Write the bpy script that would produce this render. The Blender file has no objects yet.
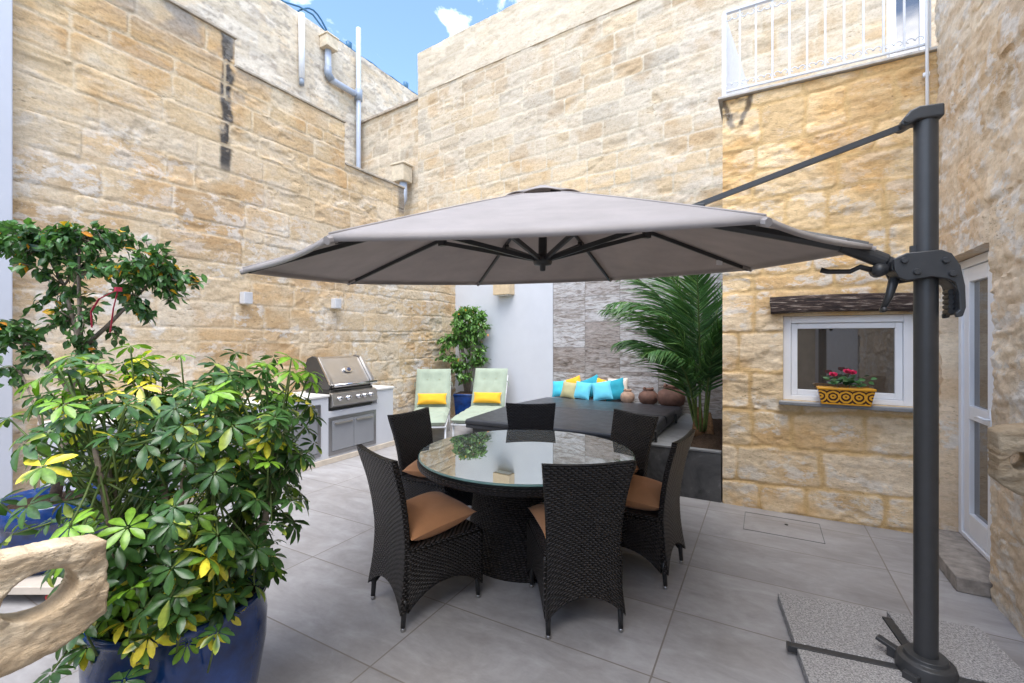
import bpy, math, random
import numpy as np
from mathutils import Vector, Matrix

R = math.radians
PI = math.pi
rnd = random.Random(7)
scene = bpy.context.scene
COL = scene.collection

# ------------------------------------------------------------------ noise
def _hash(ix, iy, seed):
    h = (ix.astype(np.int64) * 374761393 + iy.astype(np.int64) * 668265263 + seed * 1442695041) & 0xFFFFFFFF
    h = ((h ^ (h >> 13)) * 1274126177) & 0xFFFFFFFF
    h = h ^ (h >> 16)
    return (h & 0xFFFFFF) / float(0xFFFFFF)

def vnoise(x, y, seed=0):
    x = np.asarray(x, float); y = np.asarray(y, float)
    ix = np.floor(x); iy = np.floor(y)
    fx = x - ix; fy = y - iy
    fx = fx * fx * (3 - 2 * fx); fy = fy * fy * (3 - 2 * fy)
    a = _hash(ix, iy, seed); b = _hash(ix + 1, iy, seed)
    c = _hash(ix, iy + 1, seed); d = _hash(ix + 1, iy + 1, seed)
    return (a * (1 - fx) + b * fx) * (1 - fy) + (c * (1 - fx) + d * fx) * fy

def fbm(x, y, seed=0, octv=5, gain=.5):
    t = 0; amp = 1; s = 0
    for k in range(octv):
        t = t + amp * vnoise(x * 2 ** k + 17.3 * k, y * 2 ** k - 9.1 * k, seed + k * 31)
        s += amp; amp *= gain
    return t / s

def sstep(a, b, x):
    t = np.clip((x - a) / (b - a), 0, 1)
    return t * t * (3 - 2 * t)

# ------------------------------------------------------------------ materials
def newmat(name):
    m = bpy.data.materials.new(name)
    m.use_nodes = True
    nt = m.node_tree
    b = nt.nodes['Principled BSDF']
    return m, nt, b

def nd(nt, kind, **kw):
    n = nt.nodes.new(kind)
    for k, v in kw.items():
        if k.startswith('i_'):
            n.inputs[k[2:].replace('_', ' ')].default_value = v
        else:
            setattr(n, k, v)
    return n

def ln(nt, a, b):
    nt.links.new(a, b)

def mathn(nt, op, a, b=None, clamp=False):
    n = nt.nodes.new('ShaderNodeMath'); n.operation = op; n.use_clamp = clamp
    for i, v in enumerate((a, b)):
        if v is None: continue
        if isinstance(v, (int, float)): n.inputs[i].default_value = v
        else: nt.links.new(v, n.inputs[i])
    return n.outputs[0]

def ramp(nt, fac, stops):
    n = nt.nodes.new('ShaderNodeValToRGB')
    el = n.color_ramp.elements
    while len(el) < len(stops): el.new(.5)
    for e, (p, c) in zip(el, stops):
        e.position = p
        e.color = (c, c, c, 1) if isinstance(c, (int, float)) else (*c, 1)
    nt.links.new(fac, n.inputs[0])
    return n.outputs[0]

def mixc(nt, kind, fac, a, b):
    n = nt.nodes.new('ShaderNodeMix'); n.data_type = 'RGBA'; n.blend_type = kind
    for i, v in ((0, fac), (6, a), (7, b)):
        if isinstance(v, (int, float)): n.inputs[i].default_value = v
        elif isinstance(v, tuple): n.inputs[i].default_value = (*v, 1)
        else: nt.links.new(v, n.inputs[i])
    return n.outputs[2]

def bump(nt, b, h, strength=.3, dist=.01):
    n = nt.nodes.new('ShaderNodeBump')
    n.inputs['Strength'].default_value = strength; n.inputs['Distance'].default_value = dist
    nt.links.new(h, n.inputs['Height']); nt.links.new(n.outputs[0], b.inputs['Normal'])

def objco(nt, scale=(1, 1, 1)):
    t = nt.nodes.new('ShaderNodeTexCoord')
    mp = nt.nodes.new('ShaderNodeMapping'); mp.inputs['Scale'].default_value = scale
    nt.links.new(t.outputs['Object'], mp.inputs[0])
    return mp.outputs[0]

def noise(nt, co, scale, detail=6, rough=.6, dist=0):
    n = nt.nodes.new('ShaderNodeTexNoise')
    n.inputs['Scale'].default_value = scale; n.inputs['Detail'].default_value = detail
    n.inputs['Roughness'].default_value = rough; n.inputs['Distortion'].default_value = dist
    nt.links.new(co, n.inputs['Vector'])
    return n.outputs[0]

def simple(name, col, rough=.5, metal=0, var=.12, vscale=8, bmp=0, bscale=60, spec=.5, bdist=.004):
    m, nt, b = newmat(name)
    co = objco(nt)
    n1 = noise(nt, co, vscale)
    lo = tuple(c * (1 - var) for c in col); hi = tuple(min(1, c * (1 + var)) for c in col)
    ln(nt, ramp(nt, n1, [(.3, lo), (.7, hi)]), b.inputs['Base Color'])
    ln(nt, ramp(nt, noise(nt, co, vscale * 2.3), [(.3, max(0, rough - .06)), (.7, min(1, rough + .06))]), b.inputs['Roughness'])
    b.inputs['Metallic'].default_value = metal
    b.inputs['Specular IOR Level'].default_value = spec
    if bmp: bump(nt, b, noise(nt, co, bscale, 8), bmp, bdist)
    return m

def stone_mat(name, bscale=1.0, strength=.6, mott=.2, pits=11):
    m, nt, b = newmat(name)
    at = nd(nt, 'ShaderNodeAttribute', attribute_name='Col')
    co = objco(nt)
    co2 = objco(nt, (1, 1, 2.6))
    f1 = noise(nt, co, 38, 9, .7)
    f2 = noise(nt, co2, 9, 7, .65, .6)
    l1 = noise(nt, objco(nt, (1, 1, 1.7)), 5.0, 10, .72, .3)
    lm = mathn(nt, 'MULTIPLY', ramp(nt, l1, [(.49, 0.0), (.535, 1.0)]), at.outputs['Alpha'])
    c = mixc(nt, 'MIX', mathn(nt, 'MULTIPLY', lm, .85), at.outputs['Color'], (.73, .69, .625))
    f4 = noise(nt, objco(nt, (1, 1, 1.8)), 13, 7, .78, .2)
    c = mixc(nt, 'MULTIPLY', 1.0, c, ramp(nt, f4, [(.32, (.83, .79, .73)), (.46, (.99, .98, .97)), (.70, (1.08, 1.085, 1.09))]))
    c = mixc(nt, 'MULTIPLY', 1.0, c, ramp(nt, f1, [(.28, 1 - mott * 1.3), (.5, 1.0), (.72, 1.0 + mott * .35)]))
    c = mixc(nt, 'MULTIPLY', 1.0, c, ramp(nt, f2, [(.3, (.90, .87, .83)), (.55, (1, 1, 1)), (.75, (1.06, 1.07, 1.08))]))
    # little dark pits, gathered in places
    vo = nt.nodes.new('ShaderNodeTexVoronoi'); vo.inputs['Scale'].default_value = pits
    wob = nd(nt, 'ShaderNodeVectorMath', operation='MULTIPLY_ADD')
    nn = nt.nodes.new('ShaderNodeTexNoise'); nn.inputs['Scale'].default_value = 14; nn.inputs['Detail'].default_value = 4
    ln(nt, co2, nn.inputs['Vector']); ln(nt, nn.outputs['Color'], wob.inputs[0])
    wob.inputs[1].default_value = (.12, .12, .12); ln(nt, co2, wob.inputs[2])
    ln(nt, wob.outputs[0], vo.inputs['Vector'])
    pit = ramp(nt, vo.outputs['Distance'], [(.14, 1.0), (.26, 0.0)])
    where = ramp(nt, noise(nt, co, 2.3, 5), [(.5, 0.0), (.64, 1.0)])
    pit = mathn(nt, 'MULTIPLY', pit, where)
    c = mixc(nt, 'MIX', mathn(nt, 'MULTIPLY', pit, .6), c, (.20, .13, .065))
    ln(nt, c, b.inputs['Base Color'])
    b.inputs['Roughness'].default_value = .9
    b.inputs['Specular IOR Level'].default_value = .15
    f3 = noise(nt, objco(nt, (1, 1, 4.5)), 26, 8, .75, .4)
    crack = ramp(nt, noise(nt, objco(nt, (1, 1, 5.0)), 3.4, 8, .72, .5), [(.465, 0.0), (.492, 1.0), (.519, 0.0)])
    crack = mathn(nt, 'MULTIPLY', crack, ramp(nt, noise(nt, co, 1.5, 3), [(.52, 0.0), (.66, 1.0)]))
    c = mixc(nt, 'MIX', mathn(nt, 'MULTIPLY', crack, .4), c, (.26, .17, .085))
    ln(nt, c, b.inputs['Base Color'])
    h = mathn(nt, 'ADD', mathn(nt, 'MULTIPLY', f1, .8), mathn(nt, 'MULTIPLY', f2, .5))
    h = mathn(nt, 'ADD', h, mathn(nt, 'ADD', mathn(nt, 'MULTIPLY', f3, .8), mathn(nt, 'MULTIPLY', f4, .9)))
    h = mathn(nt, 'SUBTRACT', h, mathn(nt, 'ADD', mathn(nt, 'MULTIPLY', pit, .9), mathn(nt, 'MULTIPLY', crack, .5)))
    bump(nt, b, h, strength, .03 * bscale)
    return m

def weave_mat():
    m, nt, b = newmat('black_wicker')
    uv = nt.nodes.new('ShaderNodeUVMap')
    sp = nt.nodes.new('ShaderNodeSeparateXYZ'); ln(nt, uv.outputs[0], sp.inputs[0])
    P, Q = .034, .0145
    row = mathn(nt, 'FLOOR', mathn(nt, 'DIVIDE', sp.outputs[1], Q))
    off = mathn(nt, 'MULTIPLY', mathn(nt, 'MODULO', row, 2.0), .5)
    u = mathn(nt, 'ADD', mathn(nt, 'DIVIDE', sp.outputs[0], P), off)
    su = mathn(nt, 'ABSOLUTE', mathn(nt, 'SINE', mathn(nt, 'MULTIPLY', u, PI)))
    sv = mathn(nt, 'ABSOLUTE', mathn(nt, 'SINE', mathn(nt, 'MULTIPLY', sp.outputs[1], PI / Q)))
    h = mathn(nt, 'MULTIPLY', mathn(nt, 'POWER', su, .7), mathn(nt, 'POWER', sv, .6))
    co = objco(nt)
    nz = noise(nt, co, 30, 4)
    c = mixc(nt, 'MIX', h, (.005, .0045, .004), (.046, .039, .036))
    c = mixc(nt, 'MULTIPLY', 1.0, c, ramp(nt, nz, [(.3, .7), (.7, 1.3)]))
    ln(nt, c, b.inputs['Base Color'])
    b.inputs['Roughness'].default_value = .42
    b.inputs['Specular IOR Level'].default_value = .35
    bump(nt, b, h, 1.0, .012)
    return m

def leaf_mat(name, rough=.36, transl=.28):
    m, nt, b = newmat(name)
    at = nd(nt, 'ShaderNodeAttribute', attribute_name='Col')
    nz = noise(nt, objco(nt), 45, 4)
    c = mixc(nt, 'MULTIPLY', 1.0, at.outputs['Color'], ramp(nt, nz, [(.3, .72), (.7, 1.25)]))
    ln(nt, c, b.inputs['Base Color'])
    b.inputs['Roughness'].default_value = rough
    b.inputs['Specular IOR Level'].default_value = .5
    tr = nt.nodes.new('ShaderNodeBsdfTranslucent')
    ln(nt, mixc(nt, 'MULTIPLY', 1.0, c, (1.3, 1.5, .6)), tr.inputs[0])
    mx = nt.nodes.new('ShaderNodeMixShader'); mx.inputs[0].default_value = transl
    ln(nt, b.outputs[0], mx.inputs[1]); ln(nt, tr.outputs[0], mx.inputs[2])
    ln(nt, mx.outputs[0], nt.nodes['Material Output'].inputs[0])
    return m

def fabric_mat(name, col, rough=.85, transl=0.0, scale=900, folds=.0):
    m, nt, b = newmat(name)
    co = objco(nt)
    nz = noise(nt, co, 5, 5)
    c = ramp(nt, nz, [(.3, tuple(x * .9 for x in col)), (.7, tuple(min(1, x * 1.08) for x in col))])
    ln(nt, c, b.inputs['Base Color'])
    b.inputs['Roughness'].default_value = rough
    b.inputs['Specular IOR Level'].default_value = .2
    b.inputs['Sheen Weight'].default_value = .15
    h = noise(nt, co, scale, 2)
    if folds:
        h = mathn(nt, 'ADD', mathn(nt, 'MULTIPLY', h, .15), mathn(nt, 'MULTIPLY', noise(nt, co, 9, 3, .5, 1.2), folds))
    bump(nt, b, h, .35, .012 if folds else .002)
    if transl:
        tr = nt.nodes.new('ShaderNodeBsdfTranslucent'); ln(nt, mixc(nt, 'MULTIPLY', 1.0, c, (1.04, .97, .91)), tr.inputs[0])
        mx = nt.nodes.new('ShaderNodeMixShader'); mx.inputs[0].default_value = transl
        ln(nt, b.outputs[0], mx.inputs[1]); ln(nt, tr.outputs[0], mx.inputs[2])
        ln(nt, mx.outputs[0], nt.nodes['Material Output'].inputs[0])
    return m

M = {}
M['stone'] = stone_mat('limestone', 1.0, .3)
M['carved'] = stone_mat('carved_limestone', .5, .8, .16, 45)
M['stone_rough'] = stone_mat('weathered_limestone', 1.2, .38, .16, 17)
M['stone_pale'] = stone_mat('whitewashed_limestone', .6, .45, .08)
M['wicker'] = weave_mat()
M['leaf'] = leaf_mat('glossy_leaf', .28, .24)
M['leaf_matt'] = leaf_mat('palm_leaf', .45, .3)
M['metal'] = simple('charcoal_metal', (.035, .036, .038), .42, 0, .1, 20, .05, 300)
M['black'] = simple('black_plastic', (.018, .018, .019), .45, 0, .15, 12)
M['foot'] = simple('steel_foot', (.45, .45, .45), .3, 1)
M['canopy'] = fabric_mat('taupe_canopy', (.41, .375, .36), .9, .30, 900, .18)
M['render'] = simple('white_render', (.58, .59, .615), .85, 0, .03, 3, .12, 120, .2)
M['worktop'] = simple('white_worktop', (.80, .78, .74), .35, 0, .04, 6)
M['whitepaint'] = simple('white_frame', (.80, .81, .83), .35, 0, .02, 6)
M['rail'] = simple('white_painted_iron', (.60, .62, .66), .45, 0, .08, 25)
M['steel'] = simple('brushed_steel', (.58, .55, .51), .36, 1, .06, 5)
M['steel_grey'] = simple('grey_steel', (.36, .36, .37), .42, 1, .05, 5)
M['greypaint'] = simple('grey_door_panel', (.33, .34, .36), .4, .4, .04, 4)
M['dark'] = simple('dark_cast', (.06, .058, .055), .5, .3)
M['pipe'] = simple('grey_plastic_pipe', (.40, .44, .52), .45, 0, .06, 6)
M['pipe_dark'] = simple('grey_pipe_joint', (.25, .29, .35), .5)
M['cable'] = simple('blue_cable', (.03, .12, .22), .5)
M['bluepot'] = simple('cobalt_glaze', (.006, .034, .15), .10, 0, .6, 7, .15, 14, .6, .01)
M['terracotta'] = simple('terracotta', (.17, .085, .06), .8, 0, .3, 12, .3, 40)
M['terracotta_pale'] = simple('pale_terracotta', (.42, .27, .19), .8, 0, .25, 12, .3, 40)
M['soil'] = simple('soil', (.06, .04, .028), .95, 0, .5, 60, 1.0, 70, .1, .03)
M['bark'] = simple('grey_bark', (.21, .17, .13), .9, 0, .35, 30, .6, 60, .2, .01)
M['stem'] = simple('green_stem', (.10, .15, .035), .6, 0, .3, 20)
M['cushion_orange'] = fabric_mat('burnt_orange_cloth', (.54, .255, .115), .85, 0, 900, .8)
M['mint'] = fabric_mat('mint_cloth', (.31, .365, .285), .9, 0, 900, .4)
M['yellow'] = fabric_mat('yellow_cloth', (.80, .41, .03), .85, 0, 900, .6)
M['turq'] = fabric_mat('turquoise_cloth', (.06, .47, .62), .85, 0, 900, .7)
M['lightblue'] = fabric_mat('light_blue_cloth', (.13, .52, .68), .85, 0, 900, .7)
M['teal'] = fabric_mat('teal_cloth', (.03, .31, .40), .85, 0, 900, .7)
M['khaki'] = fabric_mat('khaki_cloth', (.40, .37, .20), .85, 0, 900, .7)
M['cream'] = fabric_mat('cream_cloth', (.70, .64, .55), .85, 0, 900, .7)
M['cover'] = simple('grey_vinyl', (.034, .036, .042), .42, 0, .2, 4, .15, 25, .5, .01)
M['spa'] = simple('spa_panel', (.04, .038, .036), .6, 0, .2, 10)
M['red'] = simple('red_plastic', (.45, .02, .03), .4)
M['ribbon'] = simple('red_ribbon_cloth', (.40, .02, .05), .6)
M['petal'] = simple('pink_petal', (.62, .02, .10), .5, 0, .2, 40)
M['trolleywood'] = simple('pale_board', (.50, .44, .37), .6, 0, .12, 10)
M['plinth'] = simple('cream_marble', (.62, .54, .44), .4, 0, .15, 6)
M['grout'] = simple('dark_seam', (.13, .13, .135), .8)
M['knob'] = simple('chrome_knob', (.6, .6, .62), .15, 1)

def glass_dark(name, col, ior, rough=.015):
    m, nt, b = newmat(name)
    b.inputs['Base Color'].default_value = (*col, 1)
    nz = noise(nt, objco(nt), 3, 2)
    ln(nt, ramp(nt, nz, [(.3, rough * .6), (.7, rough * 1.4)]), b.inputs['Roughness'])
    b.inputs['IOR'].default_value = ior
    return m
M['tableglass'] = glass_dark('table_glass', (.62, .66, .63), 2.2)
M['tableglass'].node_tree.nodes['Principled BSDF'].inputs['Metallic'].default_value = .72
M['pane'] = glass_dark('window_glass', (.055, .047, .040), 2.4)
m, nt, b = newmat('green_glass_edge')
b.inputs['Base Color'].default_value = (.25, .42, .36, 1); b.inputs['Roughness'].default_value = .1
M['glassedge'] = m

# grey porcelain floor
m, nt, b = newmat('grey_porcelain_tiles')
co = objco(nt)
mp = nt.nodes.new('ShaderNodeMapping'); mp.inputs['Location'].default_value = (.47, -1.6 + .6 * 4, 0)
ln(nt, nt.nodes['Texture Coordinate'].outputs['Object'], mp.inputs[0])
br = nt.nodes.new('ShaderNodeTexBrick')
br.offset = 0.0; br.squash = 1.0
br.inputs['Scale'].default_value = 1.0; br.inputs['Mortar Size'].default_value = .0045
br.inputs['Mortar Smooth'].default_value = .2
br.inputs['Brick Width'].default_value = 1.21; br.inputs['Row Height'].default_value = .6
br.inputs['Color1'].default_value = (.0, .0, .0, 1); br.inputs['Color2'].default_value = (1, 1, 1, 1)
ln(nt, mp.outputs[0], br.inputs[0])
tv = nt.nodes.new('ShaderNodeSeparateColor'); ln(nt, br.outputs[0], tv.inputs[0])
streak = noise(nt, objco(nt, (1.0, 2.2, 1)), 1.9, 9, .66, 1.4)
fine = noise(nt, objco(nt, (1, 1.8, 1)), 14, 8, .7)
c = ramp(nt, streak, [(.32, (.265, .255, .254)), (.5, (.315, .305, .305)), (.70, (.375, .368, .372))])
c = mixc(nt, 'MULTIPLY', 1.0, c, ramp(nt, fine, [(.3, .88), (.7, 1.08)]))
c = mixc(nt, 'MULTIPLY', 1.0, c, ramp(nt, tv.outputs[0], [(0, .89), (1, 1.07)]))
c = mixc(nt, 'MULTIPLY', 1.0, c, ramp(nt, noise(nt, objco(nt), .9, 7, .7, .5), [(.35, (.86, .84, .82)), (.55, (1, 1, 1)), (.7, (1.05, 1.05, 1.06))]))
c = mixc(nt, 'MIX', br.outputs['Fac'], c, (.19, .168, .15))
ln(nt, c, b.inputs['Base Color'])
ln(nt, ramp(nt, fine, [(.3, .40), (.7, .58)]), b.inputs['Roughness'])
b.inputs['Specular IOR Level'].default_value = .4
h = mathn(nt, 'SUBTRACT', mathn(nt, 'MULTIPLY', fine, .15), br.outputs['Fac'])
bump(nt, b, h, .35, .004)
M['floor'] = m

# travertine panels
m, nt, b = newmat('travertine_panels')
uv = nt.nodes.new('ShaderNodeUVMap')
br = nt.nodes.new('ShaderNodeTexBrick'); br.offset = 0.0
br.inputs['Scale'].default_value = 1.0; br.inputs['Mortar Size'].default_value = .004
br.inputs['Brick Width'].default_value = .61; br.inputs['Row Height'].default_value = .43
br.inputs['Color1'].default_value = (0, 0, 0, 1); br.inputs['Color2'].default_value = (1, 1, 1, 1)
ln(nt, uv.outputs[0], br.inputs[0])
sc_ = nt.nodes.new('ShaderNodeSeparateColor'); ln(nt, br.outputs[0], sc_.inputs[0])
comb = nt.nodes.new('ShaderNodeCombineXYZ')
sx = nt.nodes.new('ShaderNodeSeparateXYZ'); ln(nt, uv.outputs[0], sx.inputs[0])
ln(nt, mathn(nt, 'MULTIPLY', sx.outputs[0], 1.1), comb.inputs[0])
ln(nt, mathn(nt, 'ADD', mathn(nt, 'MULTIPLY', sx.outputs[1], 5.5), mathn(nt, 'MULTIPLY', sc_.outputs[0], 2.0)), comb.inputs[1])
ln(nt, mathn(nt, 'MULTIPLY', sc_.outputs[0], 37.0), comb.inputs[2])
v1 = noise(nt, comb.outputs[0], 2.6, 9, .68, 1.6)
v2 = noise(nt, comb.outputs[0], 9, 8, .7, .8)
c = ramp(nt, v1, [(.33, (.13, .11, .095)), (.43, (.31, .275, .245)), (.52, (.45, .435, .42)), (.70, (.58, .57, .56))])
c = mixc(nt, 'MULTIPLY', 1.0, c, ramp(nt, v2, [(.34, .45), (.5, 1.0), (.7, 1.2)]))
c = mixc(nt, 'MULTIPLY', 1.0, c, ramp(nt, sc_.outputs[0], [(0, (.66, .58, .53)), (.5, (.92, .89, .88)), (1, (1.1, 1.1, 1.12))]))
c = mixc(nt, 'MIX', br.outputs['Fac'], c, (.16, .145, .13))
ln(nt, c, b.inputs['Base Color'])
b.inputs['Roughness'].default_value = .6
bump(nt, b, mathn(nt, 'SUBTRACT', v2, br.outputs['Fac']), .4, .012)
M['travertine'] = m

# speckled granite
m, nt, b = newmat('speckled_granite')
co = objco(nt)
g1 = noise(nt, co, 120, 3, .8); g2 = noise(nt, co, 55, 4, .8)
c = ramp(nt, g1, [(.36, (.07, .07, .075)), (.46, (.27, .26, .26)), (.58, (.42, .41, .40)), (.68, (.62, .6, .58))])
c = mixc(nt, 'MULTIPLY', 1.0, c, ramp(nt, g2, [(.35, .7), (.65, 1.15)]))
ln(nt, c, b.inputs['Base Color']); b.inputs['Roughness'].default_value = .5
M['granite'] = m

# dark cement planter
m, nt, b = newmat('polished_dark_cement')
co = objco(nt)
g1 = noise(nt, co, 3.2, 9, .65, .7)
ln(nt, ramp(nt, g1, [(.34, (.022, .023, .025)), (.48, (.07, .07, .072)), (.56, (.085, .085, .087)), (.70, (.20, .20, .20))]), b.inputs['Base Color'])
b.inputs['Roughness'].default_value = .45
bump(nt, b, noise(nt, co, 20, 6), .15, .005)
M['cement'] = m
m, nt, b = newmat('light_cement_cap')
co = objco(nt)
ln(nt, ramp(nt, noise(nt, co, 4, 9, .65, .7), [(.32, (.13, .135, .14)), (.7, (.26, .265, .27))]), b.inputs['Base Color'])
b.inputs['Roughness'].default_value = .4
M['cementcap'] = m

# weathered timber
m, nt, b = newmat('weathered_timber')
co = objco(nt, (1.6, 14, 14))
g1 = noise(nt, co, 3.5, 9, .7, .8)
c = ramp(nt, g1, [(.38, (.010, .007, .006)), (.49, (.05, .03, .024)), (.56, (.13, .09, .07)), (.62, (.45, .38, .31))])
ln(nt, c, b.inputs['Base Color']); b.inputs['Roughness'].default_value = .85
bump(nt, b, g1, .9, .03)
M['timber'] = m

# glazed pottery flower box: ochre scrolls on brown
m, nt, b = newmat('painted_pottery')
co = objco(nt)
w = nt.nodes.new('ShaderNodeTexWave'); w.wave_type = 'RINGS'; w.rings_direction = 'SPHERICAL'
w.inputs['Scale'].default_value = 11; w.inputs['Distortion'].default_value = 2.5; w.inputs['Detail'].default_value = 1.5
w.inputs['Detail Scale'].default_value = 2.0
sx = nt.nodes.new('ShaderNodeSeparateXYZ'); ln(nt, co, sx.inputs[0])
cb = nt.nodes.new('ShaderNodeCombineXYZ')
ln(nt, mathn(nt, 'PINGPONG', sx.outputs[0], .045), cb.inputs[0]); ln(nt, mathn(nt, 'SUBTRACT', sx.outputs[2], .068), cb.inputs[2])
ln(nt, cb.outputs[0], w.inputs[0])
c = ramp(nt, w.outputs[1], [(.42, (.05, .018, .008)), (.5, (.66, .32, .02))])
edge = mathn(nt, 'GREATER_THAN', mathn(nt, 'ABSOLUTE', mathn(nt, 'SUBTRACT', sx.outputs[2], .068)), .056)
c = mixc(nt, 'MIX', edge, c, (.70, .33, .02))
ln(nt, c, b.inputs['Base Color']); b.inputs['Roughness'].default_value = .2
M['pottery'] = m

# ------------------------------------------------------------------ mesh builder
class MB:
    def __init__(self):
        self.v = []; self.f = []; self.uv = []; self.c = []
    def add(self, verts, faces, uvs=None, col=None):
        o = len(self.v)
        self.v += [tuple(p) for p in verts]
        self.f += [tuple(i + o for i in f) for f in faces]
        self.uv += list(uvs) if uvs is not None else [(p[0] + p[1], p[2]) for p in verts]
        self.c += [col or (.5, .5, .5)] * len(verts)
        return self
    def box(self, c, s, rz=0, rx=0, ry=0, taper=1.0):
        m = Matrix.Translation(c) @ Matrix.Rotation(rz, 4, 'Z') @ Matrix.Rotation(ry, 4, 'Y') @ Matrix.Rotation(rx, 4, 'X')
        vs = []
        for z in (-.5, .5):
            k = taper if z > 0 else 1
            for x, y in ((-.5, -.5), (.5, -.5), (.5, .5), (-.5, .5)):
                vs.append(m @ Vector((x * s[0] * k, y * s[1] * k, z * s[2])))
        return self.add(vs, [(3, 2, 1, 0), (4, 5, 6, 7), (0, 1, 5, 4), (1, 2, 6, 5), (2, 3, 7, 6), (3, 0, 4, 7)])
    def b2(self, x0, x1, y0, y1, z0, z1):
        return self.box(((x0 + x1) / 2, (y0 + y1) / 2, (z0 + z1) / 2), (x1 - x0, y1 - y0, z1 - z0))
    def tube(self, pts, r, n=8, col=None, flat=None):
        pts = [Vector(p) for p in pts]
        rs = r if isinstance(r, (list, tuple)) else [r] * len(pts)
        vs = []; uvs = []
        ref = None; L = 0
        for i, p in enumerate(pts):
            t = (pts[min(i + 1, len(pts) - 1)] - pts[max(i - 1, 0)]).normalized()
            if ref is None:
                ref = Vector((0, 0, 1)) if abs(t.z) < .9 else Vector((1, 0, 0))
            a = t.cross(ref).normalized(); bb = a.cross(t).normalized(); ref = bb
            if i: L += (p - pts[i - 1]).length
            for k in range(n):
                an = 2 * PI * (k + .5) / n
                fx = 1; fy = 1
                if flat: fx, fy = flat
                vs.append(p + a * (math.cos(an) * rs[i] * fx) + bb * (math.sin(an) * rs[i] * fy))
                uvs.append((an * rs[i], L))
        fs = []
        for i in range(len(pts) - 1):
            for k in range(n):
                fs.append((i * n + k, i * n + (k + 1) % n, (i + 1) * n + (k + 1) % n, (i + 1) * n + k))
        fs.append(tuple(reversed(range(n)))); fs.append(tuple(range((len(pts) - 1) * n, len(pts) * n)))
        return self.add(vs, fs, uvs, col)
    def grid(self, fn, nu, nv, uvfn=None, col=None, closed=False):
        vs = []; uvs = []
        for j in range(nv + 1):
            for i in range(nu + 1):
                p = fn(i / nu, j / nv); vs.append(p)
                uvs.append(uvfn(i / nu, j / nv) if uvfn else (p[0] + p[1], p[2]))
        fs = [(j * (nu + 1) + i, j * (nu + 1) + i + 1, (j + 1) * (nu + 1) + i + 1, (j + 1) * (nu + 1) + i) for j in range(nv) for i in range(nu)]
        return self.add(vs, fs, uvs, col)
    def lathe(self, prof, n=32, c=(0, 0, 0), wob=None):
        vs = []; uvs = []
        for (r, z) in prof:
            for k in range(n):
                a = 2 * PI * k / n
                rr = r * (1 + (wob(a, z) if wob else 0))
                vs.append((c[0] + rr * math.cos(a), c[1] + rr * math.sin(a), c[2] + z)); uvs.append((a * r, z))
        fs = []
        for i in range(len(prof) - 1):
            for k in range(n):
                fs.append((i * n + k, i * n + (k + 1) % n, (i + 1) * n + (k + 1) % n, (i + 1) * n + k))
        if prof[0][0] > 0: fs.append(tuple(reversed(range(n))))
        if prof[-1][0] > 0: fs.append(tuple(range((len(prof) - 1) * n, len(prof) * n)))
        return self.add(vs, fs, uvs)
    def prism(self, outline, vec, col=None):
        n = len(outline); v = Vector(vec)
        a = [Vector(p) for p in outline]; bq = [p + v for p in a]
        fs = [tuple(reversed(range(n))), tuple(range(n, 2 * n))]
        fs += [(i, (i + 1) % n, n + (i + 1) % n, n + i) for i in range(n)]
        return self.add(a + bq, fs, None, col)
    def build(self, name, mat, parent=None, org=(0, 0, 0), smooth=False, bevel=0, solid=0, sub=0, seg=2):
        me = bpy.data.meshes.new(name)
        o = Vector(org)
        me.from_pydata([Vector(p) - o for p in self.v], [], self.f)
        ul = me.uv_layers.new(name='UVMap')
        idx = np.zeros(len(me.loops), dtype=np.int32); me.loops.foreach_get('vertex_index', idx)
        ul.data.foreach_set('uv', np.array(self.uv, dtype=np.float32)[idx].ravel())
        ca = me.color_attributes.new('Col', 'FLOAT_COLOR', 'POINT')
        ca.data.foreach_set('color', np.c_[np.array(self.c, dtype=np.float32), np.zeros(len(self.c), dtype=np.float32)].ravel())
        me.materials.append(mat); me.update()
        ob = bpy.data.objects.new(name, me); COL.objects.link(ob)
        if parent: ob.parent = parent
        else: ob.location = o
        if smooth:
            me.polygons.foreach_set('use_smooth', [True] * len(me.polygons))
        if solid:
            md = ob.modifiers.new('solid', 'SOLIDIFY'); md.thickness = solid; md.offset = 0
        if bevel:
            md = ob.modifiers.new('bevel', 'BEVEL'); md.width = bevel; md.segments = seg; md.limit_method = 'ANGLE'; md.angle_limit = R(40)
            if smooth is False:
                me.polygons.foreach_set('use_smooth', [True] * len(me.polygons)); md.harden_normals = True
        if sub:
            md = ob.modifiers.new('sub', 'SUBSURF'); md.levels = sub; md.render_levels = sub
        return ob

def tag(o, label, cat=None, group=None, kind=None):
    if label: o['label'] = label
    if cat: o['category'] = cat
    if group: o['group'] = group
    if kind: o['kind'] = kind
    return o

def thing(name, label, cat, loc=(0, 0, 0), rz=0, group=None):
    o = bpy.data.objects.new(name, None); COL.objects.link(o)
    o.location = loc; o.rotation_euler = (0, 0, rz); o.empty_display_size = .1
    return tag(o, label, cat, group)

def dup(root, loc, rz, label):
    r = root.copy(); COL.objects.link(r); r.location = loc; r.rotation_euler = (0, 0, rz)
    if label: r['label'] = label
    for ch in list(root.children):
        c = ch.copy(); COL.objects.link(c); c.parent = r
        for g in list(ch.children):
            d = g.copy(); COL.objects.link(d); d.parent = c
    return r

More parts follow.
